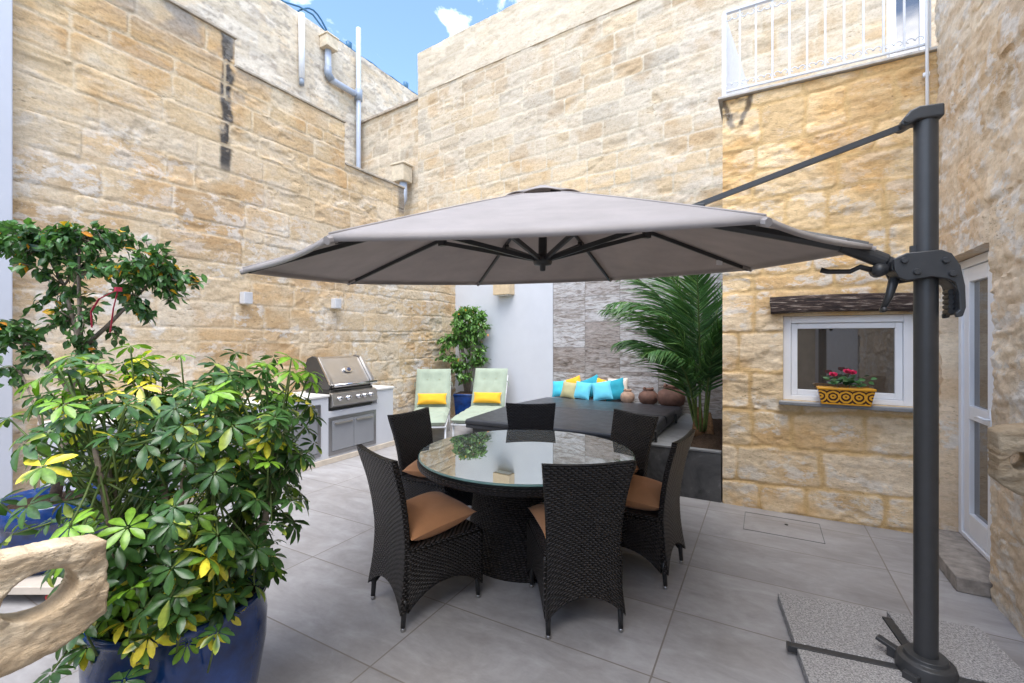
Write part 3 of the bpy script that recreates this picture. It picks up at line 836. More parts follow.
hx, hy = onback(-6.98, .16)
mb = MB(); mb.box((hx, hy, 5.20), (.34, .30, .36)); mb.box((hx, hy, 5.40), (.40, .34, .05)); mb.build('hopper', bpy.data.materials['hopper_stone'], t, t.location, bevel=.02)
mb = MB(); mb.tube([(hx + .04, hy, 5.02), (hx + .04, hy, 4.66), (hx - .05, hy, 4.50), (hx - .28, hy, 4.44)], .085, 12); mb.build('pipe', M['pipe'], t, t.location, smooth=True)
# loose cables on the roof edge
mb = MB()
pts = [(px - .1, 4.6 + .35 * k, 8.59 + .05 * abs(math.sin(k * 1.3)) + (.16 if k in (5, 6) else 0)) for k in range(26)]
mb.tube(pts, .022, 6); mb.tube([(px - .14, 6.3 + .11 * k, 8.6 + .34 * math.sin(PI * k / 8)) for k in range(9)], .022, 6)
for yy in (7.7, 9.7): mb.box((px - .1, yy, 8.66), (.08, .12, .2))
cb_ = mb.build('roof_cable', M['cable'], None, (px, 8, 8.5), smooth=True); tag(cb_, 'loose blue cables lying along the roof edge of the whitewashed building', 'cable')
# conduit in the corner by the balcony
mb = MB(); mb.tube([(1.135, 4.815, 4.78), (1.135, 4.815, 4.6), (1.14, 4.81, 2.9)], .012, 8)
for zz in (3.4, 3.72, 4.5): mb.box((1.135, 4.825, zz), (.04, .03, .03))
o = mb.build('cable_conduit', M['whitepaint'], None, (1.135, 4.815, 2.9), smooth=True); tag(o, 'thin white conduit running up the corner beside the balcony', 'conduit')

# wall lamps, socket, sconce
for i, (yy, zz, lab) in enumerate(((3.22, 2.08, 'small grey box lamp on the stone wall left of the grill'), (4.53, 2.10, 'small grey box lamp on the stone wall directly above the grill'))):
    t = thing('wall_lamp', lab, 'wall lamp', (-5.47, yy, zz), 0, 'box lamps on the stone wall')
    mb = MB(); mb.b2(-.02, .085, -.05, .05, -.07, .07); mb.build('housing', simple('lamp_grey', (.55, .55, .56), .4), t, bevel=.006)
    mb = MB(); mb.b2(.0, .07, -.035, .035, -.075, -.0705); mb.build('lens', M['worktop'], t)
t = thing('wall_socket', 'small weatherproof grey socket on the stone wall above the worktop', 'socket', (-5.47, 3.0, 1.13))
mb = MB(); mb.b2(-.03, .05, -.07, .07, -.05, .05); mb.build('housing', M['pipe_dark'], t, bevel=.008)
mb = MB(); mb.b2(.05, .058, -.055, .055, -.03, .04); mb.build('flap', M['pipe'], t, bevel=.004)
sx_, sy_ = onback(-4.22, .17)
t = thing('wall_sconce', 'square limestone sconce on the white wall above the loungers', 'wall lamp', (sx_, sy_, 2.53))
mb = MB(); mb.box((0, 0, 0), (.36, .19, .26), rz=ang); mb.build('shade', simple('sconce_stone', (.60, .46, .29), .85, 0, .12, 10, .3, 40), t, bevel=.006)
mb = MB(); mb.box((0, 0, -.135), (.28, .12, .02), rz=ang); mb.build('lens', M['worktop'], t)

# ------------------------------------------------------------------ balcony railing
rx0, rx1, ry = -.345, 1.17, 4.86
t = thing('balcony_railing', 'white wrought iron balcony railing with little scrolls above the window', 'railing', (rx0, ry, 3.93))
O = t.location
mb = MB(); mb.b2(rx0 - .008, rx1, ry - .02, ry + .02, 4.735, 4.76); mb.build('top_rail', M['rail'], t, O, bevel=.004)
mb = MB(); mb.b2(rx0, rx1, ry - .012, ry + .012, 3.975, 3.995); mb.build('bottom_rail', M['rail'], t, O, bevel=.003)
mb = MB(); mb.b2(rx0 - .02, rx0 + .02, ry - .02, ry + .02, 3.93, 4.735); mb.build('post', M['rail'], t, O, bevel=.003)
mb = MB(); mb.b2(rx1 - .03, rx1, ry - .02, ry + .02, 3.93, 4.735); mb.build('post', M['rail'], t, O, bevel=.003)
sd = (.101, .995)
mb = MB(); mb.prism([(rx0 - .004, ry + .025, 3.95), (rx0 - .004 + .101 * 1.7, ry + 1.7, 3.95), (rx0 - .004 + .101 * 1.7, ry + 1.7, 4.74), (rx0 - .004, ry + .025, 4.74)], (.012, 0, 0)); mb.build('side_panel', M['rail'], t, O)
nb = 11; sp_ = (rx1 - .03 - rx0) / nb
sm = None
for k in range(1, nb):
    x = rx0 + sp_ * k
    mb = MB(); mb.b2(x - .0075, x + .0075, ry - .0075, ry + .0075, 3.995, 4.735); mb.build('baluster', M['rail'], t, O)
def scroll_pts(cx, cz, r, sgn, up):
    return [(cx + sgn * r * (1 - .72 * q) * math.cos(4.4 * q), ry, cz + up * r * (1 - .72 * q) * math.sin(4.4 * q)) for q in [i / 12 for i in range(13)]]
for k in range(nb):
    xc = rx0 + sp_ * (k + .5)
    for zz, upq in ((4.035, 1), (4.69, -1)):
        mb = MB()
        for sg in (-1, 1): mb.tube(scroll_pts(xc - sg * .036, zz, .034, sg, upq), .0045, 5)
        mb.build('scroll', M['rail'], t, O, smooth=True)

# ------------------------------------------------------------------ outdoor kitchen
kx0, kx1, ky0, ky1, kz = -5.46, -4.85, 1.45, 5.07, .88
k = thing('outdoor_kitchen', 'white outdoor kitchen counter with grey steel cupboard doors along the stone wall', 'kitchen counter', (kx1, 3.5, 0))
KO = k.location
mb = MB(); mb.b2(kx0, kx1, ky0, 3.92, .07, .85); mb.b2(kx0, kx1, 4.75, ky1, .07, .85); mb.b2(kx0, kx1, 3.92, 4.75, .07, .66); mb.b2(kx0, kx0 + .1, 3.92, 4.75, .66, .85)
mb.build('body', M['render'], k, KO)
mb = MB(); mb.b2(kx0 - .01, kx1 + .015, ky0 - .015, 3.93, .852, kz); mb.b2(kx0 - .01, kx1 + .015, 4.735, ky1 + .015, .852, kz); mb.b2(kx0 - .01, kx0 + .09, 3.93, 4.735, .852, kz)
mb.build('worktop', M['worktop'], k, KO, bevel=.005)
mb = MB(); mb.b2(kx0, kx1 + .02, ky0 - .02, ky1 + .02, .0, .068); mb.build('plinth', M['plinth'], k, KO, bevel=.004)
def cupboard(y0, y1, z0, z1, leaves):
    f = MB(); w = .045
    xf = kx1 + .012
    f.b2(kx1 - .02, xf, y0, y0 + w, z0, z1); f.b2(kx1 - .02, xf, y1 - w, y1, z0, z1); f.b2(kx1 - .02, xf, y0 + w, y1 - w, z0, z0 + w); f.b2(kx1 - .02, xf, y0 + w, y1 - w, z1 - w, z1)
    fr = f.build('door_frame', M['steel_grey'], k, KO, bevel=.003)
    n = leaves; L = (y1 - y0 - 2 * w) / n
    for i in range(n):
        a, c = y0 + w + L * i + .004, y0 + w + L * (i + 1) - .004
        q = MB(); q.b2(kx1 - .018, kx1 + .016, a, c, z0 + w + .004, z1 - w - .004)
        d = q.build('door', M['greypaint'], k, KO, bevel=.003)
        q = MB(); q.b2(kx1 + .0165, kx1 + .04, a + .03, c - .03, z1 - w - .05, z1 - w - .03); q.build('handle', M['steel'], d, KO, bevel=.004)
cupboard(2.30, 2.98, .12, .77, 1)
cupboard(3.16, 3.80, .12, .77, 1)
cupboard(3.92, 4.72, .10, .585, 2)

# gas grill set in the counter
gy0, gy1 = 3.955, 4.705
gr = thing('gas_grill', 'built in steel gas grill with closed lid and five knobs', 'grill', (-4.95, 4.33, .7))
GO = gr.location
mb = MB(); mb.b2(-5.36, -4.87, gy0 + .02, gy1 - .02, .67, .93); mb.build('firebox', M['dark'], gr, GO, bevel=.004)
prof = [(-5.36, .935), (-5.36, 1.20), (-5.31, 1.31), (-5.22, 1.345), (-5.12, 1.325), (-4.90, 1.02), (-4.885, .97), (-4.90, .94)]
mb = MB(); mb.prism([(x, gy0 + .05, z) for x, z in prof], (0, gy1 - gy0 - .10, 0)); lid = mb.build('lid', M['steel'], gr, GO, bevel=.012)
for y0, lab in ((gy0, 0), (gy1 - .048, 0)):
    pp = [(-5.37, .935), (-5.37, 1.21), (-5.31, 1.325), (-5.22, 1.36), (-5.11, 1.338), (-4.885, 1.025), (-4.872, .965), (-4.89, .932)]
    mb = MB(); mb.prism([(x, y0, z) for x, z in pp], (0, .048, 0)); mb.build('lid_end', M['dark'] if y0 == gy0 else M['steel_grey'], gr, GO, bevel=.008)
for yq in (gy0, gy1 - .05):
    mb = MB(); mb.prism([(-5.125, yq, 1.345), (-5.09, yq, 1.345), (-4.86, yq, 1.03), (-4.86, yq, .985), (-4.90, yq, 1.01)], (0, .05, 0)); mb.build('lid_trim', M['steel'], gr, GO, bevel=.004)
mb = MB(); mb.tube([(-4.80, gy0 + .02, .99), (-4.80, gy1 - .02, .99)], .021, 12)
for yy in (gy0 + .07, gy1 - .07): mb.tube([(-4.885, yy, .985), (-4.80, yy, .985)], .012, 8)
mb.build('handle', M['knob'], lid, GO, smooth=True)
# thermometer in an oval plate on the sloping lid face
nx, nz = .811, .585
pc = Vector((-4.995, 4.36, 1.165))
mb = MB(); ol = []
ydir = Vector((0, 1, 0)); sdir = Vector((-.585, 0, .811)); nn = Vector((nx, 0, nz))
for q in range(24):
    a_ = 2 * PI * q / 24
    ol.append(pc + ydir * (.075 * math.copysign(abs(math.cos(a_)) ** .7, math.cos(a_))) + sdir * (.045 * math.copysign(abs(math.sin(a_)) ** .7, math.sin(a_))) - nn * .002)
mb.prism(ol, nn * .018); mb.build('thermometer_plate', M['knob'], lid, GO, bevel=.003)
mb = MB(); mb.prism([pc + nn * .016 + ydir * (.027 * math.cos(2 * PI * q / 20)) + sdir * (.027 * math.sin(2 * PI * q / 20)) for q in range(20)], nn * .008); mb.build('thermometer_dial', simple('dial_blue', (.05, .06, .12), .2), lid, GO)
pp = [(-4.87, .90), (-4.825, .885), (-4.79, .745), (-4.81, .725), (-4.87, .70)]
mb = MB(); mb.prism([(x, gy0 - .005, z) for x, z in pp], (0, gy1 - gy0 + .01, 0)); cp = mb.build('control_panel', M['steel'], gr, GO, bevel=.005)
mb = MB()
for i in range(9): mb.b2(-4.869, -4.862, gy0 + .08 + .03 * i, gy0 + .10 + .03 * i, .906, .925)
mb.build('vent_slot', M['black'], gr, GO)
for yy in (4.06, 4.20, 4.37, 4.48, 4.59):
    c0 = Vector((-4.807, yy, .815)); n2 = Vector((.97, 0, .243))
    mb = MB(); mb.tube([c0 - n2 * .004, c0 + n2 * .012, c0 + n2 * .014, c0 + n2 * .042, c0 + n2 * .046], [.034, .034, .026, .024, .018], 16); mb.build('knob', M['knob'], cp, GO, smooth=True)
mb = MB(); mb.b2(-5.34, -5.06, gy0 - .012, gy0 + .0, .945, 1.16)
mb2 = MB(); mb2.tube([(-5.16 + .07 * math.cos(a_), gy0 - .012, 1.05 + .085 * math.sin(a_)) for a_ in [R(-90 + 15 * q) for q in range(13)]], .012, 6); mb2.build('side_grip', M['black'], gr, GO, smooth=True)

# ------------------------------------------------------------------ cantilever umbrella
ux, uy = .652, 2.777
um = thing('cantilever_umbrella', 'large taupe cantilever parasol shading the table, on a charcoal mast', 'parasol', (ux, uy, 0))
UO = um.location
cx, cy, UR, ph0, UH, tx, ty, ha = -1.25, 2.654, 1.70, .0421, 2.05, -.0088, .0765, .50
def uz(x, y): return UH + tx * (x - cx) + ty * (y - cy)
tips = []
for q in range(8):
    a_ = ph0 + q * PI / 4; x, y = cx + UR * math.cos(a_), cy + UR * math.sin(a_)
    tips.append(Vector((x, y, uz(x, y))))
apex = Vector((cx, cy, UH + ha))
def canopy_pt(f, s):      # f around in octants (0..8), s from apex 0..1
    q = int(f) % 8; fr = f - int(f)
    e = tips[q].lerp(tips[(q + 1) % 8], fr)
    p = apex.lerp(e, s)
    sag = .010 * (4 * fr * (1 - fr)) * s * (1 - .35 * s)       # cloth sags between the ribs
    inw = .018 * 4 * fr * (1 - fr) * s * s
    p = p.lerp(Vector((cx, cy, p.z)), inw)
    p.z -= sag - .006 * math.sin(PI * s)
    return p
mb = MB()
NF, NS = 64, 20
vs = []
for j in range(NS + 1):
    s = .11 + (1 - .11) * j / NS
    for i in range(NF): vs.append(canopy_pt(8 * i / NF, s))
fs = [(j * NF + i, (j + 1) * NF + i, (j + 1) * NF + (i + 1) % NF, j * NF + (i + 1) % NF) for j in range(NS) for i in range(NF)]
# hem: short drop at the rim
hem = []
for i in range(NF):
    p = canopy_pt(8 * i / NF, 1.0); hem.append(p + Vector((0, 0, -.022)) + (apex - p).normalized() * .004)
o_ = len(vs); vs += hem
fs += [((NS) * NF + i, o_ + i, o_ + (i + 1) % NF, NS * NF + (i + 1) % NF) for i in range(NF)]
mb.add(vs, fs)
can = mb.build('canopy', M['canopy'], um, UO, smooth=True, solid=.004)
mb = MB(); vs = []; nv = 48
for s, dz in ((.02, .034), (.09, .026), (.165, .012)):
    for i in range(nv):
        p = canopy_pt(8 * i / nv, s); p.z += dz + (.020 * abs(math.sin(PI * 8 * i / nv)) if s > .12 else 0); vs.append(p)
fs = [(j * nv + i, (j + 1) * nv + i, (j + 1) * nv + (i + 1) % nv, j * nv + (i + 1) % nv) for j in range(2) for i in range(nv)] + [tuple(range(nv))]
mb.add(vs, fs); mb.build('vent', M['canopy'], can, UO, smooth=True, solid=.004)
hubz = 2.085
hub_low = Vector((cx, cy, hubz))
mb = MB(); mb.lathe([(.012, -.055), (.018, -.05), (.02, -.02), (.055, -.015), (.062, .0), (.062, .03), (.04, .04), (.028, .06), (.026, .40)], 20, (cx, cy, hubz)); mb.build('hub', M['metal'], um, UO, smooth=True)
for q in range(8):
    tip = tips[q]
    p0 = apex.lerp(tip, .03); p0.z -= .035; p1 = tip.copy()
    pts = []
    for s in (0.03, .2, .4, .6, .8, .985):
        p = canopy_pt(q, s); p.z -= .022; pts.append(p)
    big = (q == 0)
    mb = MB(); mb.tube(pts, .030 if big else .0145, 4 if not big else 8, flat=(.75, 1.2)); rb = mb.build('rib', M['metal'], um, UO)
    mb = MB(); mb.tube([canopy_pt(q, .955) + Vector((0, 0, -.02)), canopy_pt(q, 1.006) + Vector((0, 0, -.016))], .014, 8); mb.build('rib_cap', M['canopy'], rb, UO)
    at_ = canopy_pt(q, .46); at_.z -= .045
    d = (at_ - hub_low).normalized()
    mb = MB(); mb.tube([hub_low + d * .04 + Vector((0, 0, .01)), at_], .0165, 4, flat=(.75, 1.2)); mb.box(at_, (.05, .035, .045), rz=math.atan2(d.y, d.x)); mb.build('strut', M['metal'], rb, UO)
for q in range(8):
    mb = MB(); mb.tube([canopy_pt(q, .17 + .83 * k / 8) + Vector((0, 0, .003)) for k in range(9)], .0045, 6); mb.build('seam', M['canopy'], can, UO, smooth=True)
# a small care label on one rib
lp = canopy_pt(1, .83); lp.z -= .05
mb = MB(); mb.box(lp, (.05, .006, .035), rz=.8); mb.build('care_label', M['whitepaint'], can, UO)
# mast and fittings
mb = MB(); n_ = 24
mb.add([(ux + .041 * math.cos(2 * PI * i / n_) * (1.08 if abs(math.cos(2 * PI * i / n_)) > .7 else 1), uy + .046 * math.sin(2 * PI * i / n_), z) for z in (.10, 2.62) for i in range(n_)],
       [(i, (i + 1) % n_, n_ + (i + 1) % n_, n_ + i) for i in range(n_)] + [tuple(range(n_, 2 * n_))])
mb.build('mast', M['metal'], um, UO, bevel=.004)
ad = Vector((cx - ux, cy - uy, 0)).normalized(); sd_ = Vector((-ad.y, ad.x, 0))
def L3(a, s, z):
    if a < 0 and z < 2.2: a *= .52
    return Vector((ux, uy, z)) + ad * a + sd_ * s
def plate(pts, w, off=0): return [L3(a, -w / 2 + off, z) for a, z in pts], sd_ * w
mb = MB(); o1, v1 = plate([(-.052, 2.60), (-.052, 2.66), (.035, 2.664), (.07, 2.65), (.105, 2.605), (.103, 2.585), (.08, 2.58), (.045, 2.60)], .108); mb.prism(o1, v1); mb.build('mast_cap', M['metal'], um, UO, bevel=.01)
for sg in (-1, 1): MB().tube([L3(.085, sg * .052, 2.605), L3(.085, sg * .062, 2.605)], .012, 10).build('bolt', M['metal'], um, UO)
st0 = L3(.09, 0, 2.595); st1 = canopy_pt(0, .52) + Vector((0, 0, .03))
mb = MB(); mb.tube([st0, st1], .0145, 4, flat=(1, 1.3)); mb.build('stay_rod', M['metal'], um, UO)
mb = MB(); mb.box(st1 + Vector((.02, 0, 0)), (.12, .05, .03), rz=math.atan2(ad.y, ad.x)); mb.build('stay_bracket', M['metal'], um, UO, bevel=.005)
# sliding carriage with the hooked hand grip
car = [(.135, 1.915), (.14, 1.965), (.09, 1.99), (-.06, 1.995), (-.13, 1.975), (-.185, 1.92), (-.215, 1.83), (-.22, 1.735), (-.20, 1.695), (-.155, 1.69), (-.15, 1.71), (-.175, 1.725), (-.17, 1.80), (-.15, 1.845), (-.10, 1.862), (.0, 1.875), (.09, 1.862), (.12, 1.88)]
mb = MB()
for off in (-.067, .067):
    o1, v1 = plate(car, .022, off); mb.prism(o1, v1)
o1, v1 = plate([(-.06, 1.88), (-.06, 1.985), (-.12, 1.965), (-.18, 1.90), (-.212, 1.80), (-.215, 1.72), (-.165, 1.70), (-.18, 1.74), (-.165, 1.82), (-.12, 1.855)], .11); mb.prism(o1, v1)
o1, v1 = plate([(.14, 1.92), (.138, 1.96), (.09, 1.985), (.062, 1.985), (.062, 1.875), (.11, 1.88)], .11); mb.prism(o1, v1)
cg = mb.build('carriage', M['metal'], um, UO, bevel=.006)
for a_, z in ((.10, 1.955), (.055, 1.90), (-.085, 1.945), (-.13, 1.885)):
    for sg in (-1, 1): MB().tube([L3(a_, sg * .076, z), L3(a_, sg * .090, z)], [.016, .012], 12).build('bolt', M['metal'], cg, UO)
mb = MB()
for i in range(5): mb.tube([L3(-.152, -.03, 1.72 + .022 * i), L3(-.152, .03, 1.72 + .022 * i)], .012, 8)
mb.build('grip', M['black'], cg, UO)
mb = MB(); mb.tube([L3(.04, 0, 2.0), L3(.04, 0, 2.03)], .02, 10); mb.build('stop_knob', M['metal'], cg, UO)
mb = MB(); tipR = tips[0]; a0 = L3(.13, 0, 1.955); t1_ = canopy_pt(0, .93) + Vector((0, 0, -.025)); d0 = (t1_ - a0).normalized(); mb.tube([a0 - d0 * .02, a0 + d0 * .02, a0 + d0 * .03, t1_], [.03, .03, .036, .036], 16); mb.build('arm_sleeve', M['metal'], um, UO, smooth=False)
mb = MB(); mb.tube([L3(.115, 0, 1.885), L3(.135, 0, 1.80), L3(.16, 0, 1.735)], [.022, .017, .011], 10); mb.tube([L3(.158, -.025, 1.735), L3(.158, .025, 1.735)], .012, 8); mb.build('lock_lever', M['metal'], um, UO, smooth=True)
mb = MB(); c0 = L3(.175, 0, 1.925); mb.tube([c0 - sd_ * .035, c0 + sd_ * .035], .032, 14); mb.tube([c0 + ad * .02, L3(.25, .01, 1.945), L3(.29, .01, 1.925), L3(.38, .01, 1.93), L3(.41, .01, 1.94)], [.014, .013, .012, .012, .014], 8); mb.build('tilt_lever', M['metal'], um, UO, smooth=True)
# base: collar and cross
th_ = R(188)
mb = MB(); mb.lathe([(.0, .02), (.105, .02), (.112, .04), (.112, .085), (.104, .11), (.082, .118), (.078, .135), (.05, .137)], 36, (ux, uy, 0))
for q in range(4): mb.box((ux + .112 * math.cos(th_ + q * PI / 2 + PI / 4), uy + .112 * math.sin(th_ + q * PI / 2 + PI / 4), .06), (.05, .06, .04), rz=th_ + q * PI / 2 + PI / 4)
mb.build('collar', M['metal'], um, UO, bevel=.004)
for q in range(4):
    a_ = th_ + q * PI / 2; dd = Vector((math.cos(a_), math.sin(a_), 0)); L = (.545, .45, .50, .50)[(q) % 4] if q != 3 else .43
    mb = MB(); p0 = Vector((ux, uy, .035)); mb.tube([p0 + dd * .09, p0 + dd * L], .028, 4, flat=(1, .8)); ft = mb.build('base_bar', M['metal'], um, UO, bevel=.003)
    mb = MB(); mb.tube([p0 + dd * L, p0 + dd * (L + .015)], .0285, 4, flat=(1, .8)); mb.build('end_cap', M['metal'], ft, UO)
mb = MB(); a_ = R(150); dd = Vector((math.cos(a_), math.sin(a_), 0)); mb.box(Vector((ux, uy, .10)) + dd * .145, (.09, .04, .018), rz=a_, ry=R(-14)); mb.box(Vector((ux, uy, .07)) + dd * .12, (.05, .035, .06), rz=a_); mb.build('foot_pedal', M['metal'], um, UO, bevel=.004)
# granite slabs between the bars
for (sxn, syn, w, dpt, lab) in ((-1, 1, .52, .52, 'granite slab by the drain side of the parasol base, next to the window wall'), (-1, -1, .52, .52, 'granite slab at the near left of the parasol base, cut by the photo edge'),
                       (1, 1, .43, .52, 'granite slab of the parasol base tucked by the door step'), (1, -1, .43, .52, 'granite slab of the parasol base against the house wall, nearest corner')):
    mb = MB(); ax = Vector((math.cos(R(8)), math.sin(R(8)), 0)); ay = Vector((-ax.y, ax.x, 0))
    a0 = .024; pts = [(a0, a0), (w, a0), (w, dpt - .02), (w - .02, dpt), (a0, dpt)]
    ol = [Vector((ux, uy, .004)) + ax * sxn * p + ay * syn * q for p, q in pts]
    if sxn * syn < 0: ol.reverse()
    mb.prism(ol, (0, 0, .046)); o = mb.build('granite_slab', M['granite'], None, tuple(Vector((ux, uy, 0)) + ax * sxn * .3 + ay * syn * .3), bevel=.004); tag(o, lab, 'slab', 'granite slabs weighing down the parasol')

# ------------------------------------------------------------------ dining table and chairs
fw = Vector((-.4859, .874, 0)); rt = Vector((.874, .4859, 0))
def cw(X, Z, z=0):
    p = rt * X + fw * Z; return Vector((p.x, p.y, z))
TC = cw(.105, 3.43)
tb = thing('dining_table', 'round black wicker dining table with a shiny glass top', 'table', TC)
mb = MB(); mb.lathe([(.46, 0), (.455, .02), (.42, .25), (.39, .5), (.375, .69)], 48); mb.build('pedestal', M['wicker'], tb, smooth=True)
mb = MB(); mb.lathe([(.70, .672), (.785, .672), (.80, .685), (.805, .705), (.80, .725), (.78, .7345), (.36, .7345)], 64); mb.build('table_rim', M['wicker'], tb, smooth=True)
mb = MB(); mb.lathe([(0, .7365), (.793, .7365), (.796, .742), (.793, .7485), (.788, .7502)], 96); mb.f = [f for f in mb.f if len(f) == 4]; ge = mb.build('glass_edge', M['glassedge'], tb, smooth=True)
mb = MB(); mb.add([(.788 * math.cos(2 * PI * q / 96), .788 * math.sin(2 * PI * q / 96), .7503) for q in range(96)], [tuple(range(96))]); mb.build('glass_top', M['tableglass'], tb)

def chair_proto():
    t = thing('wicker_chair', '', 'chair', (0, 0, 0), 0, 'wicker chairs round the dining table')
    zs = [.09, .18, .30, .45, .60, .75, .95]; ys = [-.285, -.268, -.252, -.243, -.258, -.285, -.345]; ws = [.222, .214, .206, .205, .212, .226, .252]
    def yy(z): return float(np.interp(z, zs, ys))
    def ww(z): return float(np.interp(z, zs, ws))
    zz = np.linspace(0, 1, 200)
    def sm(vals):
        k = np.interp(np.linspace(.09, .95, 200), zs, vals); ker = np.ones(25) / 25
        return np.convolve(np.pad(k, 12, 'edge'), ker, 'valid')
    ysm, wsm = sm(ys), sm(ws); zl = np.linspace(.09, .95, 200)
    def yy(z): return float(np.interp(z, zl, ysm))
    def ww(z): return float(np.interp(z, zl, wsm))
    th = .032
    def back(u, v):
        a = u * 2 * PI  # closed loop section: front then back
        k = u * 4
        zb = lambda x: .10 + .105 * (1 - min(1, abs(x)) ** 2.2)
        if k < 1.8: x = -1 + 2 * k / 1.8; f = 0
        elif k < 2: x = 1; f = (k - 1.8) / .2
        elif k < 3.8: x = 1 - 2 * (k - 2) / 1.8; f = 1
        else: x = -1; f = 1 - (k - 3.8) / .2
        z0 = zb(x); top = .95 - .012 * (1 - x * x)
        z = z0 + v * (top - z0)
        return (x * ww(z), yy(z) + th * (.5 - f) - .02 * (1 - x * x) * (z - .4) * .6, z)
    mb = MB(); nu, nv = 40, 26
    mb.grid(back, nu, nv, lambda u, v: ((u * 4 / 1.8 * .45 / 2 if True else 0) * 2, .1 + v * .85))
    for j in (0, nv):
        base = j * (nu + 1)
        for i in range(nu // 2):
            mb.f.append((base + i, base + i + 1, base + nu - i - 1, base + nu - i))
    mb.build('backrest', M['wicker'], t, smooth=True)
    mb = MB(); mb.b2(-.218, .218, -.235, .245, .395, .445); mb.build('seat', M['wicker'], t, bevel=.02, seg=3)
    def skirt(p0, p1, lean0, lean1):
        mb = MB()
        L = (Vector(p1) - Vector(p0)).length
        def fn(u, v):
            p = Vector(p0).lerp(Vector(p1), u); z0 = .095 + .11 * (1 - abs(2 * u - 1) ** 2.2); z = z0 + v * (.42 - z0)
            return (p.x, p.y, z)
        mb.grid(fn, 20, 6, lambda u, v: (u * L, .1 + v * .32))
        return mb.build('skirt', M['wicker'], t, smooth=True, solid=.016)
    skirt((-.212, -.25, 0), (-.22, .245, 0), 0, 0); skirt((.22, .245, 0), (.212, -.25, 0), 0, 0); skirt((-.22, .245, 0), (.22, .245, 0), 0, 0)
    for x, y in ((-.208, -.272), (.208, -.272), (-.205, .232), (.205, .232)):
        mb = MB(); mb.tube([(x * .97, y + (.012 if y < 0 else -.012), .17), (x * .97, y + (.0 if y < 0 else .0), .02)], [.017, .013], 10); lg = mb.build('leg', M['black'], t, smooth=True)
        mb = MB(); mb.lathe([(.009, 0), (.014, .004), (.015, .018), (.010, .024)], 12, (x * .97, y, 0)); mb.build('foot', M['foot'], lg, smooth=True)
    return t
ch0 = chair_proto()
chairs = [  # camera-plane X, Z of the seat centre, facing (X, Z), label
    ((-.515, 2.81), (.77, .64), 'black wicker chair turned sideways at the left front, closest to the big blue pot'),
    ((.355, 2.72), (-.14, .99), 'black wicker chair in front of the table showing its whole back'),
    ((.865, 3.22), (-.83, .56), 'black wicker chair seen edge on at the right, nearest the parasol base'),
    ((-.62, 3.88), (.87, -.5), 'black wicker chair behind the table on the left, nearest the grill'),
    ((.18, 4.22), (-.02, -1), 'black wicker chair behind the table with only its low back showing, before the spa cover'),
    ((.78, 3.80), (-.86, -.5), 'black wicker chair behind the table on the right, next to the dark planter'),
]
cush_lab = {0: 'plump burnt orange cushion on the sideways chair at left front', 1: 'burnt orange cushion half hidden by the back of the front chair',
            2: 'burnt orange cushion on the right hand chair by the parasol base', 3: 'burnt orange cushion on the chair nearest the grill', 5: 'burnt orange cushion on the chair next to the planter'}
def pillow(mb, w, d, h, seed=0, nu=20, p=2.6, mat=None):
    # closed cushion with pinched corners
    vs = []; fs = []
    for side in (1, -1):
        o = len(vs)
        for j in range(nu + 1):
            for i in range(nu + 1):
                x = -1 + 2 * i / nu; y = -1 + 2 * j / nu
                e = (1 - abs(x) ** p) * (1 - abs(y) ** p)
                pin = 1 - .06 * (1 - (1 - abs(x) ** 2) ** 1) * (1 - abs(y)) - 0
                px_ = x * (1 - .07 * (1 - y * y) * abs(x)); py_ = y * (1 - .07 * (1 - x * x) * abs(y))
                z = side * h / 2 * max(0, e) ** .55
                z += .012 * h * 6 * (float(vnoise(np.array(x * 2.2 + seed), np.array(y * 2.2), 3)) - .5) * e
                vs.append(Vector((px_ * w / 2, py_ * d / 2, z)))
        for j in range(nu):
            for i in range(nu):
                a = o + j * (nu + 1) + i
                q = (a, a + 1, a + nu + 2, a + nu + 1)
                fs.append(q if side > 0 else q[::-1])
    return vs, fs
def pillow_obj(name, mat, w, d, h, mtx, label, cat, group, seed=0):
    vs, fs = pillow(None, w, d, h, seed)
    loc = mtx.to_translation()
    mb = MB(); mb.add([mtx @ v for v in vs], fs)
    o = mb.build(name, mat, None, loc, smooth=True); tag(o, label, cat, group); return o
for i, ((X, Z), (fX, fZ), lab) in enumerate(chairs):
    loc = cw(X, Z); f = rt * fX + fw * fZ; rz = math.atan2(f.y, f.x) - PI / 2
    if i == 0:
        ch0.location = loc; ch0.rotation_euler = (0, 0, rz); ch0['label'] = lab
    else: dup(ch0, loc, rz, lab)
    if i in cush_lab:
        big = i == 0
        mt = Matrix.Translation(loc + Vector((0, 0, .515))) @ Matrix.Rotation(rz + .06 * i, 4, 'Z') @ Matrix.Translation((0, -.01, .0)) @ Matrix.Rotation(R(7 if i == 0 else 3), 4, 'X')
        pillow_obj('seat_cushion', M['cushion_orange'], .44, .44, .18, mt, cush_lab[i], 'cushion', 'orange cushions on the wicker chairs', i)

